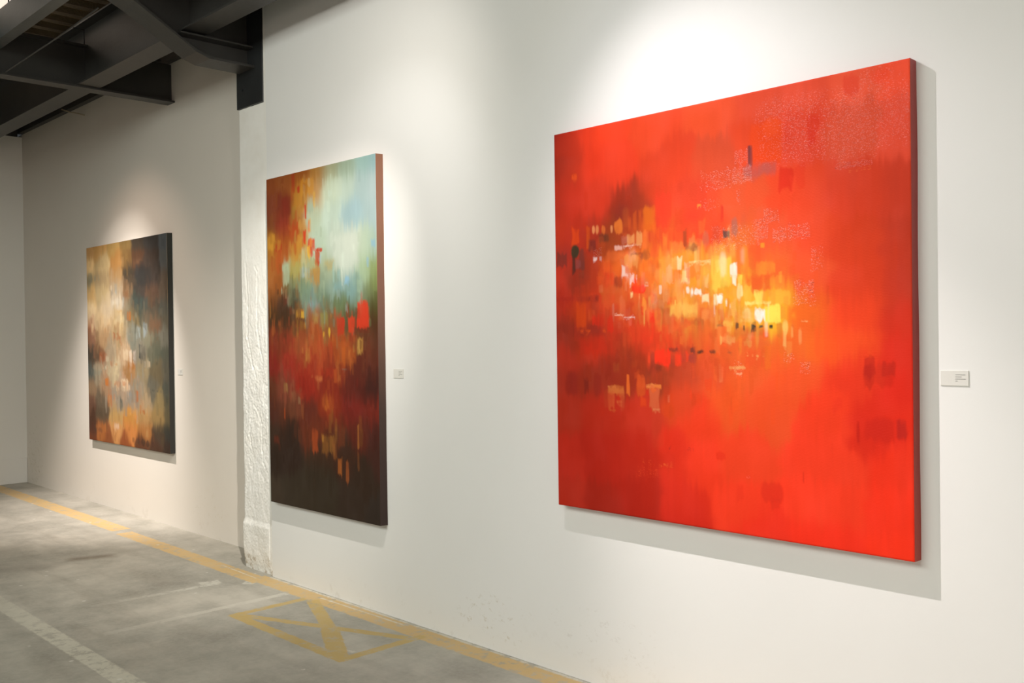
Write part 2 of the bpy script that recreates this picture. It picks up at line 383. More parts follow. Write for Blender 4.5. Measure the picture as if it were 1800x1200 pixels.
def cross():
    t = empty('cross_beam', (-7.555, 1, 3.46), 'deep dark steel cross beam ending against the recess wall above the leftmost painting', 'steel beam')
    bm = bmesh.new(); add_box(bm, (-7.62, -4.0, 3.46), (-7.49, YR - 0.001, 3.474)); bmobj('bottom_flange', bm, M_steel, t)
    box('web', (-7.561, -4.0, 3.474), (-7.549, YR - 0.001, 3.776), M_steel, t)
    box('top_flange', (-7.62, -4.0, 3.776), (-7.49, YR - 0.11, 3.79), M_steel, t)
    return t
cross()
# the channel is notched around the cross beam and the rafter, so it is built as three runs
def channel_run(xa, xb, label, hang):
    t = empty('lighting_channel', ((xa + xb) / 2, 2.16, 3.65), label, 'steel channel', 'steel channels carrying the spotlights')
    bm = bmesh.new()
    prism(bm, [(2.12, 3.65), (2.20, 3.65), (2.20, 3.658), (2.128, 3.658), (2.128, 3.842), (2.20, 3.842), (2.20, 3.85), (2.12, 3.85)], 'x', xa, xb)
    bmobj('channel_section', bm, M_steelw, t)
    for x in hang:
        bm = bmesh.new(); cyl(bm, (x, 2.16, 3.85), (x, 2.16, ZC + 0.005), 0.005, seg=8); bmobj('hanger_rod', bm, M_steel, t)
    return t
channel_run(XB + 0.03, -7.565, 'grey steel lighting channel from the far wall to the cross beam', (-10.4, -8.05))
channel_run(-7.545, -5.912, 'light grey steel channel crossing the upper left corner of the photo', (-7.2, -6.3))
channel_run(-5.69, 4.2, 'grey steel lighting channel above the two nearer paintings', (-5.2, -1.5, 2.0))
# thin tie rod
bm = bmesh.new()
rp = [(-7.547, 2.213, 3.475), (-6.50, 2.237, 3.50), (-5.915, 2.278, 3.556)]
for a, b in zip(rp, rp[1:]): cyl(bm, a, b, 0.0045, seg=8)
tag(bmobj('tie_rod', bm, M_steel), 'thin grey rod stretched under the roof between cross beam and rafter', 'rod')

# fluorescent batten under the deck: it shows as a bright corner and rakes across the deck ribs
def batten():
    t = empty('ceiling_light', (-8.2, 2.1, 4.2), 'white glowing batten light under the roof deck, at the very top left corner', 'ceiling light')
    box('housing', (-8.50, 1.50, 4.215), (-7.95, 2.60, 4.25), M_steelw, t, bev=0.004)
    m, nt, b = mat('glowing_diffuser'); b.inputs['Base Color'].default_value = (0.9, 0.88, 0.85, 1)
    b.inputs['Emission Color'].default_value = (1.0, 0.84, 0.70, 1); b.inputs['Emission Strength'].default_value = 0.95
    box('diffuser', (-8.48, 1.52, 4.185), (-7.97, 2.58, 4.2145), m, t, bev=0.006)
batten()

bm = bmesh.new()
cp = [(-9.80, 3.405, 3.80), (-9.66, 3.43, 3.755), (-9.52, 3.455, 3.72), (-9.42, 3.478, 3.69)]
for a, b in zip(cp, cp[1:]): cyl(bm, a, b, 0.006, seg=8)
tag(bmobj('cable', bm, plain('pale_cable_sheath', (0.45, 0.38, 0.27), 0.5)), 'short pale cable bent from the beam to the recess wall, above the leftmost painting', 'cable')

# ------------------------------------------------------------------ spotlights on the channel
M_can = plain('white_spotlight_enamel', (0.7, 0.7, 0.68), 0.35)
SL = ['white track spotlight on the channel aimed at the red painting', 'white track spotlight on the channel aimed at the tall painting', 'white track spotlight on the channel aimed at the leftmost painting']
for (p, beams), lab in zip(LAMPS, SL):
    P0 = Vector(p); d = (Vector(beams[0][0]) - P0).normalized()
    t = empty('track_spotlight', (p[0], 2.16, 3.65), lab, 'spotlight', 'spotlights along the steel channel')
    bm = bmesh.new(); a = P0 - d * 0.012
    cyl(bm, a - d * 0.10, a - d * 0.0, 0.038, 0.045, 20, cap=False); cyl(bm, a - d * 0.102, a - d * 0.0995, 0.038, 0.038, 20)
    bmobj('lamp_can', bm, M_can, t)
    bm = bmesh.new(); q = a - d * 0.09; cyl(bm, q, (p[0], 2.16, 3.652), 0.007, seg=10); bmobj('arm', bm, M_can, t)

# ------------------------------------------------------------------ paintings
def s2l(c):
    c = np.asarray(c, float) / 255.0
    return np.where(c <= 0.04045, c / 12.92, ((c + 0.055) / 1.055) ** 2.4)
def paint(W, H, base, strokes, seed, streak=0.10, dabs=()):
    """Pigment layer of a canvas: soft underpainting, then brush strokes laid on in order."""
    rng = np.random.default_rng(seed)
    U, Vv = np.meshgrid((np.arange(W) + 0.5) / W, (np.arange(H) + 0.5) / H)
    def vnoise(nx, ny):
        g = rng.random((ny + 2, nx + 2)); xs = U * nx; ys = Vv * ny
        x0 = xs.astype(int); y0 = ys.astype(int); fx = xs - x0; fy = ys - y0
        fx = fx * fx * (3 - 2 * fx); fy = fy * fy * (3 - 2 * fy)
        return (g[y0, x0] * (1 - fx) + g[y0, x0 + 1] * fx) * (1 - fy) + (g[y0 + 1, x0] * (1 - fx) + g[y0 + 1, x0 + 1] * fx) * fy
    streaks = 0.5 * vnoise(90, 8) + 0.3 * vnoise(190, 22) + 0.2 * vnoise(W // 2, 40)
    wob_u = (vnoise(30, 40) - 0.5); wob_v = (vnoise(110, 12) - 0.5) + 0.6 * (vnoise(240, 20) - 0.5)
    cloud = 0.6 * vnoise(14, 12) + 0.4 * vnoise(34, 26)
    weave = rng.random((H, W))
    hs = (weave + np.roll(weave, 1, 1) + np.roll(weave, -1, 1)) / 3
    b = np.array(base, float); cols = s2l(b[:, 2:5]); num = np.zeros((H, W, 3)); den = np.zeros((H, W))
    asp = W / H
    Uw = U + 0.02 * wob_u; Vw = Vv + 0.02 * wob_v
    for (u, v, *_), c in zip(b, cols):
        d2 = ((Uw - u) * asp) ** 2 + (Vw - v) ** 2
        wt = np.exp(-d2 / (2 * 0.025 ** 2)) + 1e-4 * np.exp(-d2 / (2 * 0.075 ** 2)) + 1e-9 / (d2 + 1e-3)
        num += wt[..., None] * c; den += wt
    img = num / den[..., None]
    img *= (1 + streak * (streaks - 0.5) * 2 + 0.12 * (cloud - 0.5))[..., None]
    gloss = 0.15 + 0.15 * cloud
    def lay(u0, v0, u1, v1, c, al, so, kind):
        m = so * 2.5 + 0.01
        i0, i1 = max(0, int((u0 - m / asp) * W)), min(W, int((u1 + m / asp) * W) + 2)
        j0, j1 = max(0, int((v0 - m) * H)), min(H, int((v1 + m) * H) + 2)
        if i1 <= i0 or j1 <= j0: return
        sl = (slice(j0, j1), slice(i0, i1)); u = U[sl]; v = Vv[sl]
        hu = (u1 - u0) / 2 * asp; hv = (v1 - v0) / 2; du = np.abs(u - (u0 + u1) / 2) * asp; dv = np.abs(v - (v0 + v1) / 2)
        wu = wob_u[sl] * min(0.006, hu * 0.8); wv = wob_v[sl] * min(0.012, hv * 0.7)
        if kind == 'e':
            a = np.exp(-1.6 * ((du / (hu * 1.05)) ** 2 + (dv / (hv * 1.05)) ** 2))
        elif kind == 'o':
            q = np.sqrt(((du + wu) / hu) ** 2 + ((dv + wv * 0.6) / hv) ** 2); s = max(so / min(hu, hv), 0.05)
            a = 1 - np.clip((q - 1) / s + 0.5, 0, 1)
        else:
            a = (1 - np.clip((du + wu - hu) / so + 0.5, 0, 1)) * (1 - np.clip((dv + wv - hv) / (so * 1.3) + 0.5, 0, 1))
            a = a * a * (3 - 2 * a)
        if kind in ('k', 'g'):
            n = hs[sl]; big = np.clip((streaks[sl] + cloud[sl] - 0.8) * 2.2 + 0.35, 0, 1)
            th = 1 - al * 0.62 * big * a
            f = np.clip((n - th * 0.93) * 9, 0, 1) * a
            if kind == 'g':
                fl = np.clip((0.4 * n + 0.6 * weave[sl] - (0.76 - 0.34 * al * (0.2 + 0.8 * big))) * 7, 0, 1)
                gloss[sl] = np.maximum(gloss[sl], a * fl); return
            a = f
        else:
            a = a * al * (0.80 + 0.30 * np.clip(streaks[sl] * 1.6 - 0.2, 0, 1)); a = np.clip(a, 0, 1)
            gloss[sl] = gloss[sl] * (1 - a * 0.6)
        img[sl] = img[sl] * (1 - a[..., None]) + c * a[..., None]
    for (u0, v0, u1, v1, r, g_, b_, al, so, kind) in strokes:
        lay(u0, v0, u1, v1, s2l((r, g_, b_)), al, so, kind)
    # small dry vertical dabs that pull neighbouring colours into each other
    for (cu, cv, ru, rv, n, al, w0, h0) in dabs:
        for _ in range(n):
            u = cu + ru * rng.normal() * 0.5; v = cv + rv * rng.normal() * 0.5
            if not (0.01 < u < 0.99 and 0.01 < v < 0.99): continue
            su = min(max(u + rng.normal() * 0.022, 0.005), 0.995); sv = min(max(v + rng.normal() * 0.03, 0.005), 0.995)
            c = img[int(sv * H), int(su * W)] * rng.uniform(0.75, 1.25)
            hw = w0 * rng.uniform(0.4, 1.5) / asp; hh = h0 * rng.uniform(0.4, 1.6)
            lay(u - hw, v - hh, u + hw, v + hh, c, al * rng.uniform(0.5, 1.2), rng.choice([0.002, 0.004, 0.010]), 'b')
    for (u0, v0, u1, v1, r, g_, b_, al, so, kind) in strokes:
        if kind in ('b', 'o') and al > 0.78 and (v1 - v0) < 0.12: lay(u0, v0, u1, v1, s2l((r, g_, b_)), al * 0.55, so, kind)
    # bristle pull: columns of paint dragged slightly up or down
    dv = ((streaks - 0.5) * 0.028 + wob_v * 0.006) * H; jj = np.clip((np.arange(H)[:, None] + dv).astype(int), 0, H - 1)
    pulled = img[jj, np.arange(W)[None, :]]
    img = 0.6 * img + 0.4 * pulled
    img = (img * 2 + np.roll(img, 1, 1) + np.roll(img, -1, 1)) / 4
    return np.clip(img, 0, 1), np.clip(gloss, 0, 1)

def canvas_mat(name, r0=0.7, r1=0.2, bs=1.0):
    m, nt, b = mat(name)
    at = N(nt, 'ShaderNodeAttribute', attribute_name='pigment'); nt.links.new(at.outputs['Color'], b.inputs['Base Color'])
    gl = N(nt, 'ShaderNodeAttribute', attribute_name='varnish'); fac = gl.outputs['Fac']
    nt.links.new(maprange(nt, fac, 0.2, 1.0, r0, r1), b.inputs['Roughness'])
    nt.links.new(maprange(nt, fac, 0.2, 1.0, 0.12, 0.9), b.inputs['Specular IOR Level'])
    g = geo(nt)
    wv1 = N(nt, 'ShaderNodeTexWave', bands_direction='X'); wv1.inputs['Scale'].default_value = 130; wv1.inputs['Distortion'].default_value = 1.5; nt.links.new(g, wv1.inputs['Vector'])
    wv2 = N(nt, 'ShaderNodeTexWave', bands_direction='Z'); wv2.inputs['Scale'].default_value = 130; wv2.inputs['Distortion'].default_value = 1.5; nt.links.new(g, wv2.inputs['Vector'])
    n1 = bump(nt, mth(nt, 'ADD', wv1.outputs['Fac'], wv2.outputs['Fac']), 0.10, 0.002, None)
    ns = noise_tex(nt, g, 130, 3, 0.6, (0.9, 1, 1.6))
    n2 = N(nt, 'ShaderNodeBump'); n2.inputs['Distance'].default_value = 0.010
    nt.links.new(maprange(nt, fac, 0.3, 1.0, 0.05, bs), n2.inputs['Strength']); nt.links.new(ns, n2.inputs['Height']); nt.links.new(n1, n2.inputs['Normal'])
    nt.links.new(n2.outputs[0], b.inputs['Normal'])
    return m
M_wood = plain('stretcher_pine', (0.55, 0.40, 0.24), 0.6, nscale=20)

def painting(label, x0, x1, z0, z1, ywall, depth, W, H, data, edge_cols, seed, cmat, streak=0.1, dabs=()):
    t = empty('painting', ((x0 + x1) / 2, ywall, z0), label, 'painting', None)
    yf = ywall - depth
    img, gloss = paint(W, H, data[0], data[1], seed, streak, dabs)
    # painted front of the canvas, one vertex per dab of pigment
    nx, nz = W, H
    xs = np.linspace(x0, x1, nx); zs = np.linspace(z1, z0, nz)
    Xg, Zg = np.meshgrid(xs, zs); eu = np.minimum(Xg - x0, x1 - Xg); ev = np.minimum(Zg - z0, z1 - Zg)
    Yg = np.full_like(Xg, yf) + 0.0018 * (np.clip(1 - eu / 0.006, 0, 1) ** 2 + np.clip(1 - ev / 0.006, 0, 1) ** 2)
    co = np.stack([Xg, Yg, Zg], -1).reshape(-1, 3)
    idx = np.arange(nx * nz).reshape(nz, nx)
    q = np.stack([idx[:-1, :-1], idx[1:, :-1], idx[1:, 1:], idx[:-1, 1:]], -1).reshape(-1, 4)
    me = bpy.data.meshes.new('canvas_front'); me.vertices.add(len(co)); me.vertices.foreach_set('co', co.ravel())
    me.loops.add(q.size); me.loops.foreach_set('vertex_index', q.ravel().astype(np.int32))
    me.polygons.add(len(q)); me.polygons.foreach_set('loop_start', np.arange(0, q.size, 4, dtype=np.int32))
    me.polygons.foreach_set('loop_total', np.full(len(q), 4, dtype=np.int32))
    me.update(calc_edges=True); me.validate()
    ca = me.attributes.new('pigment', 'FLOAT_COLOR', 'POINT')
    ca.data.foreach_set('color', np.concatenate([img.reshape(-1, 3), np.ones((nx * nz, 1))], 1).ravel())
    ga = me.attributes.new('varnish', 'FLOAT', 'POINT'); ga.data.foreach_set('value', gloss.ravel())
    me.polygons.foreach_set('use_smooth', [True] * len(me.polygons)); me.materials.append(cmat)
    o = bpy.data.objects.new('canvas_front', me); COL.objects.link(o); o.parent = t; o.matrix_parent_inverse = Matrix.Translation(-t.location)
    # wrapped canvas sides: slightly rippled band round the stretcher, folded at the corners
    V = []; F = []; n = 60; rows = 4
    loop = [(x0 + (x1 - x0) * k / n, z1) for k in range(n)] + [(x1, z1 - (z1 - z0) * k / n) for k in range(n)] + [(x1 - (x1 - x0) * k / n, z0) for k in range(n)] + [(x0, z0 + (z1 - z0) * k / n) for k in range(n)]
    cx, cz = (x0 + x1) / 2, (z0 + z1) / 2
    for r in range(rows + 1):
        f = r / rows; y = yf + 0.0018 + (depth - 0.0018) * f
        for k, (x, z) in enumerate(loop):
            o_ = (0.0008 + 0.0025 * noise.noise(Vector((x * 4, z * 4, seed)))) * f
            sx = 1 if x >= x1 - 1e-6 else (-1 if x <= x0 + 1e-6 else 0); sz = 1 if z >= z1 - 1e-6 else (-1 if z <= z0 + 1e-6 else 0)
            V.append((x + sx * o_, y, z + sz * o_))
    L = len(loop)
    for r in range(rows):
        for k in range(L): F.append((r * L + k, r * L + (k + 1) % L, (r + 1) * L + (k + 1) % L, (r + 1) * L + k))
    e = meshobj('canvas_side', V, F, edge_cols, t, smooth=False)
    bm = bmesh.new(); bw = 0.045; a, b = yf + 0.006, ywall - 0.002
    for (p, q_) in (((x0 + 0.004, a, z0 + 0.004), (x0 + bw, b, z1 - 0.004)), ((x1 - bw, a, z0 + 0.004), (x1 - 0.004, b, z1 - 0.004)),
                    ((x0 + bw, a, z1 - bw), (x1 - bw, b, z1 - 0.004)), ((x0 + bw, a, z0 + 0.004), (x1 - bw, b, z0 + bw)), (((x0 + x1) / 2 - 0.02, a, z0 + bw), ((x0 + x1) / 2 + 0.02, b - 0.01, z1 - bw))):
        add_box(bm, p, q_)
    bmobj('stretcher_frame', bm, M_wood, t)
    return t

# pigment data: underpainting points (u, v, r, g, b) and brush strokes (u0, v0, u1, v1, r, g, b, opacity, softness, kind)
RED = ([(0.002,0.007,144,33,23),(0.054,0.012,168,38,19),(0.106,0.008,210,53,24),(0.177,0.009,220,57,24),(0.348,0.022,206,61,26),(0.519,0.009,209,68,29),(0.644,0.006,203,64,33),(0.774,0.005,211,68,39),(0.880,0.005,225,81,51),(0.991,0.007,235,75,43),(0.010,0.082,155,40,21),(0.074,0.091,176,45,21),(0.136,0.099,210,51,22),(0.215,0.109,209,54,23),(0.399,0.133,196,55,23),(0.533,0.151,187,63,31),(0.643,0.114,204,60,22),(0.744,0.117,206,59,32),(0.879,0.125,205,69,39),(0.995,0.132,219,71,45),(0.008,0.175,175,45,25),(0.073,0.181,189,45,22),(0.155,0.183,196,49,23),(0.252,0.222,145,41,19),(0.299,0.241,133,44,19),(0.363,0.212,189,52,22),(0.466,0.223,189,54,27),(0.595,0.237,190,70,33),(0.743,0.228,207,59,24),(0.877,0.243,201,56,27),(0.994,0.257,196,56,31),(0.007,0.282,186,50,26),(0.071,0.287,176,43,21),(0.133,0.285,160,42,21),(0.203,0.312,138,56,21),(0.251,0.280,153,53,22),(0.307,0.291,177,71,20),(0.397,0.271,184,58,22),(0.515,0.295,189,57,24),(0.594,0.341,189,85,30),(0.669,0.334,197,67,31),(0.769,0.329,205,61,26),(0.875,0.361,195,54,20),(0.992,0.370,184,49,22),(0.005,0.374,188,49,28),(0.091,0.379,141,43,24),(0.152,0.375,167,50,23),(0.211,0.371,206,89,28),(0.306,0.376,199,95,26),(0.378,0.394,194,112,30),(0.481,0.386,191,122,30),(0.578,0.392,192,127,30),(0.669,0.384,197,83,28),(0.768,0.415,204,70,30),(0.874,0.444,196,53,20),(0.997,0.450,182,48,25),(0.015,0.467,173,43,23),(0.110,0.485,183,54,19),(0.171,0.427,188,50,20),(0.210,0.473,184,61,29),(0.305,0.475,186,78,29),(0.359,0.477,170,84,34),(0.429,0.492,192,121,36),(0.496,0.507,183,90,31),(0.592,0.483,199,136,31),(0.682,0.492,203,155,32),(0.767,0.501,205,83,22),(0.874,0.503,213,59,23),(0.996,0.517,196,44,22),(0.014,0.536,149,46,29),(0.088,0.529,145,42,19),(0.170,0.538,161,38,18),(0.285,0.525,178,47,20),(0.340,0.546,195,44,18),(0.393,0.560,180,61,23),(0.511,0.561,193,76,27),(0.621,0.574,196,84,32),(0.738,0.574,205,87,27),(0.847,0.574,218,70,24),(0.995,0.585,202,39,19),(0.013,0.605,178,44,24),(0.149,0.574,184,44,19),(0.188,0.618,135,36,17),(0.266,0.603,136,42,15),(0.375,0.588,174,54,22),(0.012,0.651,158,43,24),(0.148,0.656,141,41,20),(0.265,0.646,138,39,16),(0.357,0.644,132,47,21),(0.427,0.629,158,52,24),(0.494,0.628,189,65,29),(0.620,0.638,205,78,30),(0.737,0.636,212,72,28),(0.872,0.633,209,48,22),(0.995,0.653,206,35,16),(0.022,0.743,170,43,23),(0.167,0.736,169,36,16),(0.301,0.730,175,41,20),(0.426,0.697,187,55,19),(0.476,0.749,210,52,21),(0.558,0.705,208,73,24),(0.664,0.701,210,68,25),(0.805,0.719,219,54,23),(0.909,0.725,202,38,18),(0.994,0.721,213,40,19),(0.020,0.865,185,39,22),(0.165,0.854,169,31,15),(0.299,0.843,172,33,15),(0.407,0.835,197,40,17),(0.475,0.843,217,50,22),(0.587,0.821,217,58,26),(0.804,0.804,224,55,27),(0.992,0.811,222,46,20),(0.018,0.973,177,40,22),(0.163,0.986,157,32,16),(0.298,0.957,164,30,14),(0.423,0.943,199,39,19),(0.586,0.938,225,54,26),(0.802,0.912,231,55,27),(0.991,0.902,232,47,21),(0.040,0.993,179,42,24),(0.422,0.987,193,35,18),(0.631,0.994,222,44,22),(0.801,0.991,233,46,23),(0.996,0.992,239,49,22)],
 [(-0.0151,0.2904,0.0815,0.3591,140,46,40,0.50,0.0137,'e'),
  (0.0072,0.3219,0.0427,0.3563,111,46,37,0.75,0.0054,'b'),
  (0.0627,0.2574,0.0910,0.3027,212,68,17,0.70,0.0041,'b'),
  (0.0621,0.3027,0.0904,0.3366,56,49,31,0.95,0.0041,'o'),
  (0.0647,0.3340,0.0742,0.3771,76,39,30,0.85,0.0029,'b'),
  (0.0901,0.3133,0.1072,0.3718,101,48,40,0.70,0.0047,'b'),
  (0.0774,0.3395,0.0930,0.3666,131,62,59,0.70,0.0041,'b'),
  (0.1157,0.2613,0.1295,0.3150,198,77,19,0.60,0.0035,'b'),
  (0.1247,0.2938,0.1490,0.3205,83,35,34,0.70,0.0072,'b'),
  (0.0894,0.3718,0.1049,0.4078,126,52,34,0.60,0.0041,'b'),
  (0.2008,0.2096,0.2558,0.2747,110,39,28,0.50,0.0098,'e'),
  (0.1614,0.2815,0.1941,0.3013,76,47,30,0.75,0.0063,'b'),
  (0.1374,0.2586,0.1471,0.2786,207,125,77,0.90,0.0020,'o'),
  (0.1502,0.2575,0.1601,0.2785,204,123,72,0.90,0.0020,'o'),
  (0.1706,0.2594,0.1840,0.2814,196,94,39,0.85,0.0023,'o'),
  (0.2002,0.2618,0.2096,0.2826,200,123,73,0.90,0.0020,'o'),
  (0.2135,0.2508,0.2410,0.2844,197,99,35,0.90,0.0040,'o'),
  (0.2434,0.2851,0.2549,0.3024,174,70,28,0.50,0.0039,'b'),
  (0.2576,0.2889,0.2802,0.3168,201,131,74,0.75,0.0033,'b'),
  (0.2886,0.2848,0.3053,0.3189,198,133,77,0.85,0.0028,'b'),
  (0.3108,0.2868,0.3300,0.3248,196,90,38,0.70,0.0033,'b'),
  (0.2610,0.2478,0.2695,0.2778,189,73,25,0.50,0.0022,'b'),
  (0.2780,0.2324,0.2892,0.2837,179,72,21,0.55,0.0033,'b'),
  (0.2948,0.2298,0.3059,0.2851,189,75,21,0.50,0.0033,'b'),
  (0.3117,0.2262,0.3444,0.2705,183,90,21,0.60,0.0066,'b'),
  (0.1427,0.3175,0.1727,0.3441,196,133,136,0.55,0.0027,'g'),
  (0.1409,0.3390,0.1545,0.3490,216,179,175,0.90,0.0020,'b'),
  (0.1605,0.3391,0.1710,0.3490,204,163,163,0.70,0.0020,'b'),
  (0.2142,0.3159,0.2402,0.3268,211,160,146,0.75,0.0034,'b'),
  (0.2432,0.3162,0.2772,0.3209,206,161,143,0.80,0.0020,'b'),
  (0.2744,0.3161,0.3023,0.3195,203,154,124,0.70,0.0020,'b'),
  (0.1722,0.3462,0.2076,0.3988,214,69,27,0.60,0.0077,'e'),
  (0.1849,0.3308,0.2602,0.3526,209,96,41,0.60,0.0085,'b'),
  (0.2484,0.3383,0.2907,0.3727,204,131,66,0.80,0.0045,'b'),
  (0.2685,0.3373,0.3020,0.3426,111,47,27,0.85,0.0025,'b'),
  (0.3019,0.3393,0.3294,0.3562,129,56,35,0.75,0.0050,'b'),
  (0.2365,0.3647,0.2494,0.3928,210,181,168,0.90,0.0022,'b'),
  (0.2392,0.3866,0.2592,0.3952,210,168,155,0.85,0.0020,'b'),
  (0.2647,0.3889,0.2788,0.4135,207,178,170,0.85,0.0020,'b'),
  (0.2844,0.3929,0.2886,0.4035,206,165,152,0.80,0.0020,'b'),
  (0.2758,0.3997,0.3120,0.4380,205,33,13,0.75,0.0061,'b'),
  (0.2100,0.3918,0.2390,0.4244,137,46,20,0.85,0.0051,'o'),
  (0.1599,0.3764,0.2014,0.4160,168,36,21,0.55,0.0066,'e'),
  (0.1866,0.3884,0.2130,0.4124,213,52,21,0.60,0.0057,'b'),
  (0.3123,0.3739,0.3423,0.4224,202,112,40,0.70,0.0066,'b'),
  (0.3119,0.4177,0.3229,0.4241,203,163,142,0.80,0.0020,'b'),
  (0.1628,0.4192,0.2477,0.4389,179,90,36,0.55,0.0068,'b'),
  (0.2670,0.4349,0.2740,0.4457,209,167,120,0.80,0.0020,'b'),
  (0.2474,0.4018,0.2545,0.4363,198,117,68,0.50,0.0020,'b'),
  (0.3492,0.1995,0.3970,0.2807,196,49,25,0.75,0.0070,'b'),
  (0.3079,0.2284,0.3488,0.2874,195,90,15,0.60,0.0066,'b'),
  (0.3071,0.2842,0.3236,0.3329,201,94,36,0.70,0.0039,'b'),
  (0.3237,0.2881,0.3481,0.3175,175,59,26,0.60,0.0044,'b'),
  (0.3483,0.2792,0.3617,0.3064,194,74,23,0.60,0.0033,'b'),
  (0.3066,0.3331,0.3285,0.3564,125,51,27,0.75,0.0066,'b'),
  (0.3314,0.3225,0.3611,0.3519,195,67,32,0.60,0.0065,'b'),
  (0.4154,0.2432,0.4963,0.2818,194,46,24,0.60,0.0081,'e'),
  (0.5421,0.2463,0.5504,0.2838,180,35,20,0.70,0.0021,'b'),
  (0.4090,0.2935,0.4424,0.3406,192,69,26,0.50,0.0048,'b'),
  (0.4322,0.2946,0.4450,0.3293,132,54,23,0.85,0.0024,'b'),
  (0.4396,0.3238,0.4549,0.3401,125,61,38,0.75,0.0032,'b'),
  (0.4523,0.3272,0.4775,0.3454,125,65,34,0.85,0.0042,'o'),
  (0.4452,0.2972,0.4953,0.3255,194,54,23,0.60,0.0053,'b'),
  (0.4902,0.3016,0.5074,0.3337,151,84,62,0.55,0.0057,'b'),
  (0.5486,0.3046,0.5671,0.3233,71,53,46,0.90,0.0026,'b'),
  (0.5726,0.2792,0.5889,0.3123,126,85,75,0.65,0.0056,'b'),
  (0.3693,0.2979,0.3878,0.3540,197,101,38,0.60,0.0032,'b'),
  (0.3902,0.3260,0.3981,0.3591,181,69,23,0.60,0.0022,'b'),
  (0.3957,0.3193,0.4346,0.3481,195,101,42,0.70,0.0053,'b'),
  (0.3578,0.3559,0.3949,0.4225,196,127,47,0.75,0.0038,'b'),
  (0.3061,0.3573,0.3578,0.4184,201,83,27,0.60,0.0049,'b'),
  (0.3977,0.3562,0.4289,0.3871,196,145,71,0.75,0.0027,'b'),
  (0.4146,0.3558,0.4288,0.3865,196,177,132,0.80,0.0024,'b'),
  (0.4051,0.3872,0.4258,0.4221,193,89,32,0.70,0.0037,'b'),
  (0.4271,0.3904,0.4463,0.4170,196,169,104,0.80,0.0032,'b'),
  (0.4496,0.3687,0.5143,0.3744,195,176,119,0.85,0.0021,'b'),
  (0.4440,0.3727,0.4842,0.4102,191,101,34,0.90,0.0032,'b'),
  (0.4841,0.3758,0.5136,0.4299,193,133,46,0.70,0.0047,'b'),
  (0.4387,0.3848,0.4527,0.4072,188,92,32,0.80,0.0021,'b'),
  (0.4501,0.3933,0.4527,0.4055,196,157,95,0.70,0.0020,'b'),
  (0.3997,0.4094,0.4153,0.4218,197,134,88,0.50,0.0016,'g'),
  (0.5138,0.3646,0.5690,0.4357,196,169,63,0.75,0.0057,'b'),
  (0.5284,0.3720,0.5392,0.3958,195,177,87,0.60,0.0036,'b'),
  (0.5664,0.3782,0.5734,0.4291,196,150,55,0.60,0.0031,'b'),
  (0.5693,0.3810,0.5853,0.4099,196,194,178,0.97,0.0020,'b'),
  (0.5732,0.4061,0.5838,0.4315,197,190,166,0.90,0.0020,'b'),
  (0.5873,0.4088,0.6007,0.4302,197,171,59,0.90,0.0020,'b'),
  (0.5858,0.4317,0.6013,0.4574,198,183,122,0.90,0.0023,'b'),
  (0.5856,0.3449,0.6087,0.4070,193,89,32,0.70,0.0061,'b'),
  (0.5098,0.3372,0.5815,0.3648,195,141,63,0.50,0.0103,'b'),
  (0.4407,0.4286,0.4514,0.4449,197,194,183,0.97,0.0020,'o'),
  (0.4539,0.4322,0.4615,0.4468,197,194,182,0.97,0.0020,'o'),
  (0.4665,0.4366,0.4859,0.4483,197,196,186,0.97,0.0021,'b'),
  (0.3584,0.4219,0.3664,0.4427,200,177,156,0.85,0.0022,'b'),
  (0.5152,0.2946,0.5960,0.3477,191,133,120,0.50,0.0020,'g'),
  (0.4791,0.2266,0.5403,0.2506,191,116,103,0.40,0.0020,'g'),
  (0.4763,0.2356,0.4862,0.2417,194,116,46,0.80,0.0021,'b'),
  (0.6173,0.3436,0.6490,0.3935,198,67,27,0.60,0.0045,'b'),
  (0.6492,0.3414,0.6604,0.3499,200,120,31,0.80,0.0020,'b'),
  (0.6862,0.3804,0.7122,0.4161,203,80,33,0.50,0.0044,'b'),
  (0.6375,0.3838,0.6863,0.4123,200,116,35,0.75,0.0045,'b'),
  (0.6234,0.4135,0.6727,0.4460,192,75,24,0.85,0.0055,'b'),
  (0.6726,0.4157,0.7097,0.4459,202,113,36,0.70,0.0044,'b'),
  (0.6049,0.4157,0.6232,0.4427,198,82,21,0.60,0.0050,'b'),
  (0.6591,0.2673,0.6965,0.2957,202,154,141,0.75,0.0015,'g'),
  (0.6250,0.2873,0.6699,0.3293,200,148,135,0.70,0.0015,'g'),
  (0.5789,0.2996,0.6476,0.3421,195,138,121,0.45,0.0015,'g'),
  (0.6806,0.3106,0.7132,0.3407,203,150,137,0.65,0.0015,'g'),
  (0.7220,0.3057,0.7724,0.3390,208,150,136,0.55,0.0015,'g'),
  (0.7373,0.4303,0.7831,0.4616,208,167,159,0.75,0.0015,'g'),
  (0.7756,0.3552,0.8062,0.4099,211,126,112,0.35,0.0015,'g'),
  (0.5867,0.2236,0.5960,0.2392,198,151,129,0.60,0.0016,'g'),
  (0.0028,0.5081,0.1596,0.5352,136,41,26,0.70,0.0118,'b'),
  (0.0475,0.5177,0.1830,0.5446,141,40,27,0.60,0.0087,'b'),
  (0.0734,0.4393,0.1595,0.4527,120,32,29,0.75,0.0041,'b'),
  (0.0027,0.4388,0.0796,0.4503,151,36,27,0.50,0.0048,'b'),
  (0.1379,0.4383,0.1590,0.4560,98,31,27,0.60,0.0035,'b'),
  (0.1345,0.4603,0.1497,0.4758,117,50,47,0.60,0.0035,'b'),
  (0.0755,0.4565,0.1129,0.5151,200,64,15,0.80,0.0059,'b'),
  (0.1102,0.4578,0.1589,0.4779,178,52,33,0.60,0.0058,'b'),
  (0.1190,0.4755,0.1434,0.5001,197,75,40,0.60,0.0046,'b'),
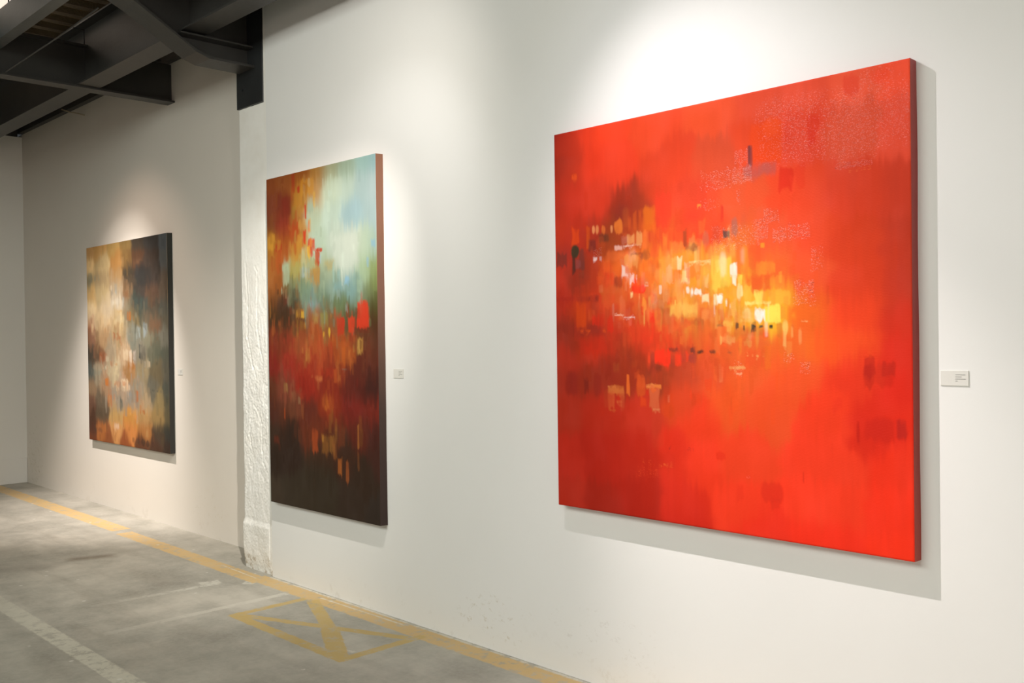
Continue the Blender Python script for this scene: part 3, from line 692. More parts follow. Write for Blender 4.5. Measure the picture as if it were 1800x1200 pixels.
  (0.1310,0.4870,0.1568,0.5159,205,36,14,0.75,0.0035,'b'),
  (0.1627,0.4921,0.1850,0.5230,191,33,14,0.50,0.0034,'b'),
  (0.1879,0.4948,0.2055,0.5342,194,31,13,0.85,0.0023,'b'),
  (0.1591,0.4420,0.2182,0.4815,191,58,31,0.50,0.0068,'b'),
  (0.1657,0.4276,0.2590,0.4668,183,81,30,0.50,0.0085,'b'),
  (0.1834,0.4785,0.3009,0.4915,155,60,26,0.60,0.0039,'b'),
  (0.2117,0.4907,0.2435,0.4933,217,173,151,0.80,0.0020,'b'),
  (0.2435,0.4967,0.2803,0.4995,213,196,188,0.95,0.0020,'b'),
  (0.0905,0.5269,0.1029,0.5332,206,69,21,0.85,0.0020,'o'),
  (0.1107,0.5271,0.1291,0.5339,206,72,20,0.85,0.0023,'o'),
  (0.1713,0.5285,0.1802,0.5362,196,68,19,0.85,0.0020,'o'),
  (0.0849,0.5470,0.2176,0.5892,188,39,18,0.60,0.0144,'b'),
  (0.1594,0.4124,0.1714,0.4323,198,116,73,0.50,0.0023,'b'),
  (0.2655,0.4342,0.2740,0.4514,209,167,111,0.80,0.0022,'b'),
  (0.2919,0.4395,0.2975,0.4820,203,141,84,0.75,0.0020,'b'),
  (0.3044,0.4507,0.3167,0.4824,203,123,41,0.85,0.0025,'b'),
  (0.3081,0.4803,0.3114,0.5121,191,141,67,0.85,0.0020,'b'),
  (0.3014,0.4728,0.3083,0.4908,191,34,13,0.85,0.0020,'b'),
  (0.3272,0.4873,0.3408,0.5125,201,37,16,0.80,0.0027,'b'),
  (0.3251,0.4452,0.3414,0.4704,199,138,66,0.70,0.0038,'b'),
  (0.2729,0.4181,0.3147,0.4373,206,33,13,0.85,0.0044,'b'),
  (0.3204,0.5820,0.3272,0.6137,203,51,20,0.80,0.0022,'b'),
  (0.2497,0.6425,0.2576,0.6748,197,80,25,0.85,0.0020,'b'),
  (0.2836,0.6438,0.3113,0.6735,184,61,27,0.70,0.0039,'b'),
  (0.2223,0.5368,0.2511,0.5888,141,52,24,0.50,0.0073,'b'),
  (0.2420,0.5800,0.2789,0.6230,128,41,24,0.60,0.0077,'e'),
  (0.2850,0.5630,0.3401,0.5757,157,47,20,0.50,0.0066,'b'),
  (0.3139,0.6642,0.3385,0.6727,199,121,71,0.85,0.0020,'b'),
  (0.1857,0.6719,0.2208,0.6763,191,120,76,0.70,0.0020,'b'),
  (0.1924,0.6020,0.2274,0.6325,124,33,20,0.50,0.0087,'e'),
  (0.3039,0.5209,0.3503,0.5630,200,40,18,0.60,0.0084,'e'),
  (0.3807,0.4516,0.4121,0.4723,196,63,21,0.75,0.0043,'b'),
  (0.3269,0.4584,0.3753,0.4835,171,105,65,0.60,0.0071,'b'),
  (0.3509,0.4757,0.3934,0.5215,142,76,33,0.65,0.0065,'b'),
  (0.3238,0.4791,0.3589,0.5106,201,57,28,0.60,0.0060,'b'),
  (0.3914,0.4693,0.4734,0.4979,199,152,68,0.80,0.0069,'b'),
  (0.4324,0.4801,0.4729,0.5065,197,148,68,0.60,0.0069,'b'),
  (0.4055,0.4603,0.4094,0.4726,199,168,81,0.80,0.0020,'b'),
  (0.4728,0.4728,0.4878,0.5070,186,74,27,0.65,0.0031,'b'),
  (0.4853,0.4835,0.5196,0.5115,196,119,64,0.55,0.0068,'b'),
  (0.3931,0.4953,0.4230,0.5344,198,64,30,0.75,0.0032,'b'),
  (0.4230,0.4978,0.4333,0.5224,133,83,52,0.65,0.0027,'b'),
  (0.4332,0.5063,0.4536,0.5267,196,67,33,0.70,0.0032,'b'),
  (0.4537,0.5048,0.4900,0.5230,136,59,30,0.60,0.0047,'b'),
  (0.4870,0.4463,0.5079,0.4683,197,178,137,0.92,0.0031,'b'),
  (0.5200,0.4523,0.5297,0.4712,197,178,138,0.80,0.0023,'b'),
  (0.5285,0.4528,0.5465,0.4735,197,195,179,0.95,0.0021,'b'),
  (0.5531,0.4649,0.5588,0.4790,198,191,163,0.92,0.0020,'b'),
  (0.5642,0.4715,0.5677,0.4832,198,188,163,0.90,0.0020,'b'),
  (0.5313,0.5201,0.5445,0.5260,116,71,39,0.80,0.0026,'b'),
  (0.5340,0.4963,0.5376,0.5141,199,152,64,0.70,0.0020,'b'),
  (0.5482,0.5126,0.5731,0.5244,200,152,65,0.85,0.0031,'b'),
  (0.5576,0.5205,0.5682,0.5362,200,140,61,0.80,0.0026,'b'),
  (0.5800,0.5189,0.5893,0.5286,61,47,31,0.90,0.0020,'b'),
  (0.6008,0.5221,0.6061,0.5347,53,38,27,0.90,0.0020,'b'),
  (0.4162,0.5366,0.4316,0.5428,200,105,48,0.75,0.0024,'b'),
  (0.4186,0.5408,0.4366,0.5551,200,80,33,0.60,0.0037,'b'),
  (0.5382,0.5479,0.5773,0.5636,201,141,78,0.75,0.0031,'b'),
  (0.5381,0.5478,0.5417,0.5656,201,153,82,0.80,0.0020,'b'),
  (0.3843,0.5746,0.4157,0.5839,87,39,28,0.85,0.0038,'b'),
  (0.4514,0.5735,0.4641,0.5857,78,39,32,0.85,0.0032,'b'),
  (0.4715,0.5806,0.4877,0.5876,46,31,23,0.97,0.0024,'o'),
  (0.5086,0.5795,0.5232,0.5864,86,43,28,0.85,0.0026,'b'),
  (0.5568,0.5833,0.5710,0.5872,134,64,36,0.70,0.0026,'b'),
  (0.4159,0.5715,0.4718,0.5837,151,53,25,0.50,0.0053,'b'),
  (0.3414,0.5798,0.3907,0.6173,209,42,18,0.95,0.0022,'b'),
  (0.3195,0.5841,0.3271,0.6137,199,59,29,0.80,0.0020,'b'),
  (0.4049,0.5859,0.4230,0.6208,206,50,22,0.90,0.0024,'b'),
  (0.4347,0.5847,0.4474,0.6082,201,53,25,0.70,0.0024,'b'),
  (0.3905,0.5880,0.4048,0.6252,133,48,33,0.60,0.0038,'b'),
  (0.4231,0.5878,0.4346,0.6083,132,48,37,0.65,0.0027,'b'),
  (0.4474,0.5877,0.4676,0.6100,131,48,41,0.70,0.0037,'b'),
  (0.3276,0.5883,0.3412,0.6220,140,49,34,0.60,0.0027,'b'),
  (0.5177,0.6172,0.5274,0.6510,206,93,40,0.50,0.0026,'b'),
  (0.5334,0.6170,0.5442,0.6506,203,107,63,0.60,0.0023,'b'),
  (0.5635,0.6164,0.6009,0.6222,205,136,75,0.70,0.0020,'b'),
  (0.3021,0.6436,0.3104,0.6733,183,73,33,0.70,0.0022,'b'),
  (0.3145,0.6650,0.3592,0.6724,198,112,61,0.90,0.0022,'b'),
  (0.6023,0.4324,0.6252,0.4730,199,152,48,0.75,0.0040,'b'),
  (0.6331,0.4471,0.6522,0.4720,200,181,81,0.90,0.0025,'b'),
  (0.6723,0.4475,0.7243,0.4794,203,151,49,0.70,0.0039,'b'),
  (0.6047,0.4709,0.6745,0.4767,200,186,98,0.80,0.0020,'b'),
  (0.6584,0.4807,0.7001,0.5167,203,192,74,0.92,0.0044,'b'),
  (0.6336,0.4874,0.6583,0.5142,202,203,196,0.97,0.0040,'b'),
  (0.5994,0.4884,0.6223,0.5096,200,173,115,0.70,0.0050,'b'),
  (0.6979,0.4796,0.7130,0.5115,202,131,36,0.85,0.0024,'b'),
  (0.5762,0.4742,0.6041,0.5092,199,144,48,0.50,0.0051,'b'),
  (0.5761,0.5085,0.6268,0.5153,200,157,73,0.70,0.0030,'b'),
  (0.5804,0.5189,0.5897,0.5286,57,51,35,0.85,0.0020,'b'),
  (0.6008,0.5221,0.6054,0.5347,57,47,31,0.90,0.0020,'b'),
  (0.6219,0.5225,0.6359,0.5388,49,47,36,0.95,0.0022,'b'),
  (0.6427,0.5238,0.6535,0.5295,70,60,44,0.85,0.0020,'b'),
  (0.6712,0.5242,0.6783,0.5314,54,47,32,0.90,0.0020,'b'),
  (0.6887,0.5189,0.7039,0.5527,173,93,34,0.60,0.0039,'b'),
  (0.5806,0.5291,0.6560,0.5484,150,84,36,0.35,0.0045,'b'),
  (0.6532,0.5392,0.6666,0.5525,196,69,28,0.70,0.0035,'b'),
  (0.7029,0.5098,0.7179,0.5453,206,165,84,0.95,0.0020,'o'),
  (0.7041,0.5378,0.7133,0.5678,207,145,80,0.90,0.0020,'b'),
  (0.7252,0.5269,0.7295,0.5539,207,133,67,0.80,0.0020,'b'),
  (0.7437,0.5364,0.7515,0.5660,209,125,68,0.80,0.0020,'b'),
  (0.7156,0.4830,0.7949,0.5180,208,90,23,0.50,0.0072,'b'),
  (0.7488,0.5159,0.7676,0.5188,209,159,103,0.70,0.0020,'b'),
  (0.7566,0.5423,0.8059,0.5971,212,100,26,0.45,0.0110,'e'),
  (0.7530,0.5097,0.8344,0.5970,212,88,26,0.25,0.0146,'e'),
  (0.6031,0.5580,0.6237,0.5715,203,130,66,0.60,0.0020,'b'),
  (0.6096,0.5908,0.6142,0.5939,204,173,92,0.90,0.0020,'b'),
  (0.6233,0.5917,0.6278,0.5942,205,156,84,0.80,0.0020,'b'),
  (0.6342,0.5907,0.6418,0.5941,205,165,92,0.90,0.0020,'b'),
  (0.6503,0.5917,0.6570,0.5944,206,149,76,0.70,0.0020,'b'),
  (0.6570,0.5715,0.6725,0.6209,206,94,22,0.50,0.0040,'b'),
  (0.5745,0.6172,0.6047,0.6231,205,140,84,0.75,0.0020,'b'),
  (0.5812,0.6319,0.5952,0.6358,206,157,119,0.75,0.0020,'b'),
  (0.6051,0.5792,0.6572,0.6176,201,65,28,0.45,0.0050,'b'),
  (0.7307,0.4610,0.7869,0.4813,208,180,172,0.60,0.0015,'g'),
  (0.7475,0.6047,0.7704,0.6305,213,162,149,0.55,0.0015,'g'),
  (0.7053,0.5827,0.7309,0.6051,209,142,129,0.40,0.0015,'g'),
  (0.5744,0.6027,0.5977,0.6378,205,157,135,0.30,0.0016,'g'),
  (0.0358,0.6397,0.0794,0.6988,124,30,25,0.60,0.0128,'b'),
  (0.0995,0.6549,0.1173,0.6971,108,28,21,0.60,0.0042,'b'),
  (0.1394,0.6444,0.1612,0.6988,132,33,25,0.50,0.0075,'b'),
  (0.1870,0.6714,0.2417,0.6903,185,96,43,0.85,0.0049,'b'),
  (0.1865,0.6877,0.2077,0.7288,184,75,37,0.75,0.0049,'b'),
  (0.2287,0.6833,0.2411,0.7240,175,69,36,0.75,0.0037,'b'),
  (0.2183,0.6899,0.2287,0.7088,180,39,19,0.70,0.0033,'b'),
  (0.2160,0.7087,0.2327,0.7150,195,96,50,0.60,0.0033,'b'),
  (0.1903,0.7317,0.2115,0.7365,180,80,37,0.70,0.0025,'b'),
  (0.2491,0.6423,0.2589,0.6921,195,89,31,0.90,0.0024,'b'),
  (0.2846,0.6445,0.3106,0.6936,184,70,24,0.75,0.0056,'b'),
  (0.2940,0.6980,0.3140,0.7210,195,62,18,0.60,0.0048,'b'),
  (0.3147,0.6655,0.3597,0.6740,196,102,36,0.95,0.0024,'b'),
  (0.3221,0.6709,0.3554,0.7255,183,82,46,0.80,0.0036,'b'),
  (0.3283,0.6740,0.3459,0.6831,199,85,30,0.80,0.0032,'b'),
  (0.3335,0.7237,0.3569,0.7277,193,113,72,0.85,0.0020,'b'),
  (0.3124,0.6746,0.3223,0.6929,192,40,18,0.50,0.0024,'b'),
  (0.3803,0.6891,0.3879,0.7055,197,102,70,0.70,0.0023,'b'),
  (0.3608,0.7117,0.3990,0.7417,191,61,18,0.50,0.0070,'b'),
  (0.3153,0.6163,0.3584,0.6345,107,37,23,0.60,0.0103,'b'),
  (0.3825,0.8124,0.4089,0.8214,104,26,27,0.60,0.0018,'k'),
  (0.4386,0.8115,0.4606,0.8203,103,25,26,0.50,0.0018,'k'),
  (0.3005,0.8558,0.3939,0.8661,211,87,36,0.60,0.0018,'k'),
  (0.2758,0.8701,0.3551,0.9006,210,70,30,0.45,0.0024,'k'),
  (0.6262,0.0757,0.7031,0.1635,210,61,13,0.90,0.0086,'b'),
  (0.6557,0.0668,0.7001,0.1051,215,68,20,0.85,0.0057,'o'),
  (0.6188,0.1249,0.6303,0.1583,103,47,49,0.85,0.0029,'b'),
  (0.6057,0.1616,0.6931,0.1892,144,77,74,0.60,0.0093,'b'),
  (0.6986,0.1813,0.7342,0.2299,197,38,15,0.80,0.0049,'b'),
  (0.7154,0.0903,0.7292,0.1280,204,53,27,0.60,0.0035,'b'),
  (0.7675,0.0750,0.8001,0.1212,202,49,24,0.90,0.0034,'o'),
  (0.7731,0.1104,0.7909,0.1368,202,46,24,0.80,0.0034,'b'),
  (0.7388,0.1804,0.7630,0.2285,205,49,24,0.50,0.0049,'b'),
  (0.5546,0.1652,0.6285,0.1989,184,87,72,0.70,0.0028,'g'),
  (0.5821,0.1270,0.6188,0.1551,187,96,82,0.70,0.0028,'g'),
  (0.4843,0.1628,0.5717,0.2086,189,85,71,0.50,0.0029,'g'),
  (0.6507,0.0397,1.0081,0.1073,222,125,108,0.42,0.0442,'g'),
  (0.7816,0.0669,0.9497,0.1825,217,105,93,0.30,0.0436,'g'),
  (0.8343,0.1880,0.9204,0.2008,233,140,86,0.60,0.0015,'g'),
  (0.8649,0.2038,0.9171,0.2115,221,106,47,0.40,0.0015,'k'),
  (0.8925,0.0075,0.9648,0.0577,243,152,134,0.30,0.0050,'g'),
  (0.6350,0.0253,1.0087,0.1739,222,122,106,0.34,0.0521,'g'),
  (0.8558,0.0116,0.8892,0.0474,213,57,34,0.60,0.0047,'b'),
  (0.9141,0.0088,0.9568,0.0338,229,64,37,0.40,0.0078,'b'),
  (0.5055,0.2065,0.6118,0.2462,193,66,32,0.40,0.0066,'b'),
  (0.5875,0.2160,0.5976,0.2441,194,135,105,0.50,0.0022,'g'),
  (0.6117,0.1955,0.6987,0.2561,203,64,26,0.40,0.0072,'b'),
  (0.3508,0.1844,0.3746,0.2540,193,47,23,0.30,0.0060,'b'),
  (0.0002,0.0087,0.0961,0.0619,174,46,25,0.60,0.0231,'b'),
  (0.2075,0.2067,0.2775,0.2427,121,40,28,0.50,0.0144,'e'),
  (0.0664,0.1161,0.0839,0.1287,223,82,27,0.60,0.0039,'b'),
  (0.8959,0.5934,0.9193,0.6322,171,31,17,0.70,0.0032,'b'),
  (0.9357,0.6022,0.9617,0.6314,170,32,18,0.70,0.0040,'b'),
  (0.8379,0.5636,0.8400,0.6018,217,90,37,0.60,0.0020,'b'),
  (0.7665,0.5570,0.8383,0.6022,214,81,24,0.40,0.0168,'b'),
  (0.8949,0.6089,0.9175,0.6545,163,29,15,0.55,0.0064,'b'),
  (0.9213,0.6085,0.9580,0.6535,169,32,18,0.40,0.0090,'b'),
  (0.8781,0.7223,0.8838,0.7717,170,25,14,0.75,0.0028,'b'),
  (0.8956,0.7198,0.9604,0.7650,181,30,18,0.55,0.0099,'b'),
  (0.9638,0.7208,0.9853,0.7515,156,28,24,0.70,0.0071,'b'),
  (0.8241,0.6745,0.8439,0.7104,204,41,22,0.40,0.0065,'b'),
  (0.6442,0.8770,0.7015,0.9149,201,38,21,0.60,0.0079,'b'),
  (0.6682,0.9065,0.6923,0.9292,203,41,22,0.50,0.0049,'b'),
  (0.5799,0.8854,0.5985,0.9243,206,44,23,0.40,0.0071,'b'),
  (0.7498,0.8397,0.7535,0.8693,192,38,23,0.60,0.0020,'b'),
  (0.5240,0.8175,0.5480,0.8333,202,39,19,0.60,0.0041,'b'),
  (0.6059,0.8638,0.6173,0.8696,224,153,130,0.60,0.0023,'g'),
  (0.8987,0.6089,0.9100,0.6405,153,26,15,0.30,0.0027,'b')])
RES_RED = (760, 800)
MID = ([(0.011,0.010,124,63,29),(0.187,0.002,125,68,29),(0.353,0.001,128,69,24),(0.512,0.004,140,97,41),(0.614,0.004,142,144,114),(0.761,0.007,139,155,135),(0.902,0.007,138,166,160),(1.002,0.008,133,161,164),(0.020,0.078,110,53,31),(0.182,0.096,101,40,23),(0.350,0.081,154,104,36),(0.483,0.073,159,119,71),(0.611,0.073,169,180,158),(0.759,0.075,167,182,169),(0.900,0.077,150,169,168),(0.999,0.084,157,172,172),(0.017,0.148,100,50,29),(0.179,0.156,120,42,27),(0.319,0.155,137,88,34),(0.454,0.137,151,162,140),(0.609,0.138,161,176,163),(0.804,0.141,143,167,170),(0.997,0.160,151,170,170),(0.026,0.201,155,103,33),(0.177,0.208,140,72,26),(0.343,0.232,156,116,51),(0.503,0.222,153,168,150),(0.655,0.229,164,175,162),(0.800,0.235,180,188,175),(0.917,0.240,165,180,158),(1.002,0.244,141,164,154),(0.023,0.272,144,88,37),(0.145,0.276,148,77,31),(0.286,0.280,149,139,83),(0.421,0.285,143,145,104),(0.602,0.299,146,157,130),(0.750,0.296,175,186,173),(0.891,0.301,151,170,139),(1.000,0.305,123,137,82),(0.020,0.324,153,93,46),(0.143,0.328,128,77,36),(0.228,0.330,96,98,62),(0.339,0.333,103,118,93),(0.498,0.337,110,129,109),(0.650,0.341,119,142,131),(0.796,0.345,115,147,145),(0.999,0.350,108,118,70),(0.018,0.377,97,57,28),(0.169,0.380,63,42,31),(0.281,0.391,58,51,40),(0.417,0.385,104,124,107),(0.547,0.404,92,107,81),(0.697,0.406,97,112,76),(0.889,0.379,105,115,85),(0.996,0.412,72,65,31),(0.015,0.430,57,43,26),(0.167,0.432,65,43,25),(0.334,0.442,86,52,27),(0.467,0.444,142,74,36),(0.596,0.445,121,78,45),(0.744,0.447,77,65,41),(0.885,0.464,74,53,32),(0.994,0.465,70,40,23),(0.012,0.501,108,44,27),(0.164,0.501,117,50,30),(0.331,0.502,147,72,40),(0.491,0.510,166,72,38),(0.693,0.511,162,77,33),(0.884,0.503,104,54,33),(1.007,0.503,81,45,29),(0.014,0.572,119,33,25),(0.217,0.570,140,42,30),(0.435,0.577,144,54,32),(0.641,0.575,135,55,32),(0.835,0.566,89,39,28),(1.004,0.565,89,43,30),(0.011,0.642,88,45,27),(0.157,0.640,116,59,42),(0.380,0.636,144,39,26),(0.588,0.633,125,41,26),(0.785,0.637,88,35,26),(1.002,0.626,59,32,27),(0.014,0.713,76,39,28),(0.182,0.717,86,46,31),(0.377,0.704,95,43,31),(0.586,0.698,130,46,24),(0.783,0.693,116,36,28),(1.000,0.687,116,39,28),(0.010,0.784,58,41,30),(0.208,0.777,57,38,28),(0.427,0.769,104,48,29),(0.633,0.762,83,42,26),(0.828,0.755,89,38,26),(0.998,0.749,73,35,28),(0.007,0.856,49,36,27),(0.205,0.846,52,37,29),(0.477,0.834,64,42,29),(0.730,0.822,59,37,26),(0.996,0.810,66,37,29),(0.001,0.989,64,52,41),(0.256,0.947,57,47,36),(0.524,0.947,55,45,34),(0.772,0.964,55,42,33),(0.994,0.987,53,43,36),(0.475,0.884,52,42,31),(0.870,0.879,54,39,29)],
 [(0.2593,0.0045,0.2897,0.0603,136,41,19,0.70,0.0056,'b'),
  (0.3141,0.0423,0.3410,0.0654,145,39,20,0.79,0.0032,'b'),
  (0.3449,0.0263,0.4669,0.0750,173,118,36,0.62,0.0082,'b'),
  (0.1637,0.0651,0.2362,0.1184,106,33,23,0.53,0.0141,'b'),
  (0.4649,0.0673,0.4822,0.1126,179,139,52,0.70,0.0036,'b'),
  (0.4059,0.0981,0.4592,0.1254,124,147,132,0.53,0.0073,'b'),
  (0.3809,0.0986,0.4014,0.1414,158,49,18,0.79,0.0023,'b'),
  (0.2555,0.0982,0.3062,0.1385,127,103,45,0.44,0.0093,'b'),
  (0.2587,0.1390,0.3193,0.1886,150,45,24,0.66,0.0074,'b'),
  (0.3197,0.1427,0.3940,0.1734,170,126,65,0.53,0.0074,'b'),
  (0.4133,0.1464,0.4376,0.1798,176,133,60,0.70,0.0036,'b'),
  (0.2323,0.1667,0.3335,0.2039,145,58,21,0.53,0.0093,'b'),
  (0.3075,0.1845,0.3525,0.2215,169,117,43,0.62,0.0056,'b'),
  (0.3676,0.1770,0.3903,0.2159,168,48,23,0.85,0.0023,'b'),
  (0.4109,0.2035,0.4747,0.2445,172,60,33,0.85,0.0027,'b'),
  (0.4292,0.2417,0.4630,0.2553,170,77,59,0.79,0.0027,'b'),
  (0.4002,0.2236,0.4294,0.2587,187,149,60,0.84,0.0027,'b'),
  (0.4732,0.2345,0.5397,0.2441,165,48,24,0.85,0.0027,'b'),
  (0.4732,0.2406,0.5151,0.2798,158,60,29,0.79,0.0032,'b'),
  (0.4953,0.2681,0.5105,0.2877,154,56,29,0.75,0.0023,'b'),
  (0.0087,0.1758,0.0844,0.2191,181,130,47,0.70,0.0077,'b'),
  (0.0889,0.2063,0.1525,0.2285,150,42,27,0.70,0.0076,'b'),
  (0.1028,0.2290,0.1557,0.2925,158,68,31,0.44,0.0067,'b'),
  (0.2405,0.2110,0.3613,0.2606,161,108,34,0.57,0.0093,'b'),
  (0.3460,0.2287,0.3608,0.2472,176,124,43,0.70,0.0023,'b'),
  (0.0433,0.2451,0.0595,0.2868,130,52,27,0.53,0.0024,'b'),
  (0.1657,0.2571,0.2382,0.2948,147,162,134,0.62,0.0094,'b'),
  (0.3452,0.2265,0.3995,0.2878,155,162,131,0.44,0.0074,'b'),
  (0.5128,0.0680,0.6337,0.1393,167,179,161,0.35,0.0178,'e'),
  (0.6383,0.2072,0.8506,0.3002,185,192,180,0.53,0.0218,'b'),
  (0.6260,0.0454,0.7252,0.0952,172,184,166,0.53,0.0114,'b'),
  (0.7760,0.1050,0.8794,0.1651,143,167,174,0.53,0.0143,'e'),
  (0.9551,0.2291,0.9881,0.2488,124,163,184,0.70,0.0050,'b'),
  (0.9156,0.2780,0.9366,0.3006,130,161,173,0.70,0.0034,'b'),
  (0.5522,0.2716,0.6446,0.2954,158,140,85,0.62,0.0134,'b'),
  (0.5148,0.2567,0.5261,0.2777,137,160,177,0.62,0.0023,'b'),
  (0.1541,0.2667,0.2269,0.3297,147,163,135,0.70,0.0076,'b'),
  (0.2327,0.2700,0.3390,0.3105,145,135,70,0.53,0.0121,'b'),
  (0.3533,0.2855,0.3977,0.3131,139,155,153,0.66,0.0055,'b'),
  (0.4556,0.2877,0.5177,0.3406,160,112,42,0.75,0.0063,'b'),
  (0.3976,0.2903,0.4559,0.3177,151,116,60,0.62,0.0064,'b'),
  (0.2270,0.3251,0.4946,0.3805,104,127,111,0.35,0.0185,'e'),
  (0.3748,0.3793,0.5292,0.4097,113,141,148,0.70,0.0091,'e'),
  (0.7325,0.3229,0.7766,0.3447,127,167,189,0.75,0.0052,'b'),
  (0.6330,0.3340,0.7322,0.3634,119,155,158,0.44,0.0132,'b'),
  (0.8708,0.3337,0.8836,0.3794,146,165,146,0.53,0.0026,'b'),
  (0.8028,0.3297,0.8716,0.3498,136,160,141,0.53,0.0069,'b'),
  (0.8341,0.3937,0.9275,0.4665,193,54,31,0.85,0.0034,'b'),
  (0.8906,0.3900,0.9218,0.4027,175,64,40,0.70,0.0030,'b'),
  (0.6602,0.4371,0.7277,0.4841,171,51,29,0.81,0.0040,'b'),
  (0.7587,0.4339,0.8112,0.4817,189,57,32,0.84,0.0035,'b'),
  (0.6374,0.4365,0.6601,0.4809,130,70,46,0.44,0.0035,'b'),
  (0.7618,0.4817,0.8142,0.5049,134,40,26,0.62,0.0070,'b'),
  (0.8368,0.4651,0.9260,0.4794,106,40,26,0.62,0.0060,'b'),
  (0.6634,0.4871,0.7352,0.5047,134,54,28,0.44,0.0071,'b'),
  (0.2927,0.4106,0.3249,0.4323,176,126,45,0.75,0.0033,'b'),
  (0.3348,0.4127,0.3607,0.4343,189,144,50,0.79,0.0032,'b'),
  (0.2984,0.4063,0.3733,0.4172,158,104,36,0.62,0.0046,'b'),
  (0.2524,0.4067,0.2728,0.4192,142,100,68,0.62,0.0028,'b'),
  (0.0205,0.3804,0.0335,0.4256,151,103,47,0.62,0.0024,'b'),
  (0.0397,0.4292,0.0721,0.4839,148,77,38,0.66,0.0048,'b'),
  (0.1096,0.4365,0.1519,0.4779,120,67,37,0.57,0.0057,'b'),
  (0.4407,0.4161,0.4935,0.4555,150,122,68,0.70,0.0064,'b'),
  (0.5171,0.4203,0.5828,0.4653,133,127,68,0.62,0.0081,'b'),
  (0.5342,0.4743,0.5512,0.4893,207,148,46,0.84,0.0023,'o'),
  (0.5859,0.4642,0.6025,0.4925,212,170,56,0.85,0.0023,'o'),
  (0.4285,0.4525,0.5054,0.5407,151,76,37,0.53,0.0082,'b'),
  (0.6176,0.4808,0.6268,0.5045,169,108,47,0.53,0.0023,'b'),
  (0.3724,0.5194,0.4166,0.5671,178,120,58,0.66,0.0065,'b'),
  (0.8306,0.4936,0.8820,0.5395,164,120,58,0.75,0.0052,'b'),
  (0.8348,0.4964,0.8520,0.5367,187,148,77,0.53,0.0026,'b'),
  (0.6353,0.5194,0.8222,0.5662,175,88,34,0.53,0.0132,'b'),
  (0.7553,0.5252,0.7773,0.5602,184,107,49,0.53,0.0035,'b'),
  (0.6467,0.5578,0.6830,0.5785,172,104,50,0.62,0.0044,'b'),
  (0.2063,0.5037,0.2321,0.5415,145,73,38,0.44,0.0038,'b'),
  (0.2093,0.5710,0.3464,0.5976,145,47,30,0.35,0.0075,'b'),
  (0.4830,0.5795,0.6329,0.6005,160,47,28,0.40,0.0072,'b'),
  (0.7050,0.5795,0.7406,0.5824,113,114,100,0.53,0.0023,'b'),
  (0.1410,0.3381,0.1515,0.3604,163,174,146,0.53,0.0024,'b'),
  (0.1662,0.3646,0.2233,0.3898,102,42,31,0.44,0.0085,'b'),
  (0.1175,0.4027,0.2936,0.4468,51,39,25,0.44,0.0126,'e'),
  (0.0677,0.3053,0.1527,0.3500,137,73,27,0.44,0.0096,'b'),
  (0.5653,0.4030,0.6209,0.4239,149,164,127,0.35,0.0024,'k'),
  (0.4566,0.6022,0.5259,0.6162,190,106,61,0.75,0.0072,'b'),
  (0.4247,0.6029,0.4375,0.6090,189,125,71,0.62,0.0024,'b'),
  (0.4959,0.5795,0.6436,0.6032,151,45,26,0.35,0.0107,'b'),
  (0.2482,0.5778,0.3546,0.5983,136,47,30,0.35,0.0099,'b'),
  (0.1565,0.6290,0.1910,0.6542,145,108,62,0.70,0.0050,'b'),
  (0.2172,0.6528,0.2713,0.6819,147,99,68,0.53,0.0075,'b'),
  (0.2973,0.6681,0.3173,0.6907,148,120,85,0.66,0.0031,'b'),
  (0.2028,0.6523,0.3371,0.7350,124,71,48,0.44,0.0186,'b'),
  (0.1529,0.7048,0.1668,0.7342,167,72,33,0.70,0.0025,'b'),
  (0.3225,0.6879,0.3489,0.7330,140,76,43,0.53,0.0049,'b'),
  (0.5170,0.6566,0.6216,0.7002,164,80,38,0.62,0.0119,'b'),
  (0.5476,0.6666,0.5784,0.6984,179,96,38,0.62,0.0042,'b'),
  (0.4232,0.7597,0.4768,0.8263,162,72,35,0.75,0.0073,'b'),
  (0.5096,0.7733,0.6352,0.8229,126,80,37,0.75,0.0071,'b'),
  (0.5123,0.7732,0.5310,0.7912,172,116,51,0.70,0.0030,'b'),
  (0.5734,0.7810,0.5808,0.8246,74,49,29,0.70,0.0023,'b'),
  (0.5859,0.7758,0.6346,0.8231,132,88,41,0.53,0.0059,'b'),
  (0.8234,0.7331,0.8371,0.7980,157,96,46,0.75,0.0029,'b'),
  (0.8405,0.7399,0.8687,0.7931,105,64,32,0.53,0.0051,'b'),
  (0.6598,0.7377,0.7193,0.8001,115,59,35,0.44,0.0094,'b'),
  (0.6539,0.8320,0.6898,0.8790,166,93,42,0.75,0.0041,'b'),
  (0.7212,0.8368,0.7481,0.8969,151,82,42,0.70,0.0041,'b'),
  (0.6098,0.7869,0.6462,0.8341,137,81,41,0.53,0.0053,'b'),
  (0.0436,0.7921,0.1004,0.8134,100,43,29,0.62,0.0077,'b'),
  (0.1434,0.7367,0.2800,0.8370,44,34,28,0.53,0.0167,'e'),
  (0.8181,0.6103,0.9960,0.6630,59,32,26,0.53,0.0150,'e'),
  (0.4402,0.7065,0.6632,0.7582,97,42,31,0.44,0.0159,'e')])
RES_MID = (340, 600)
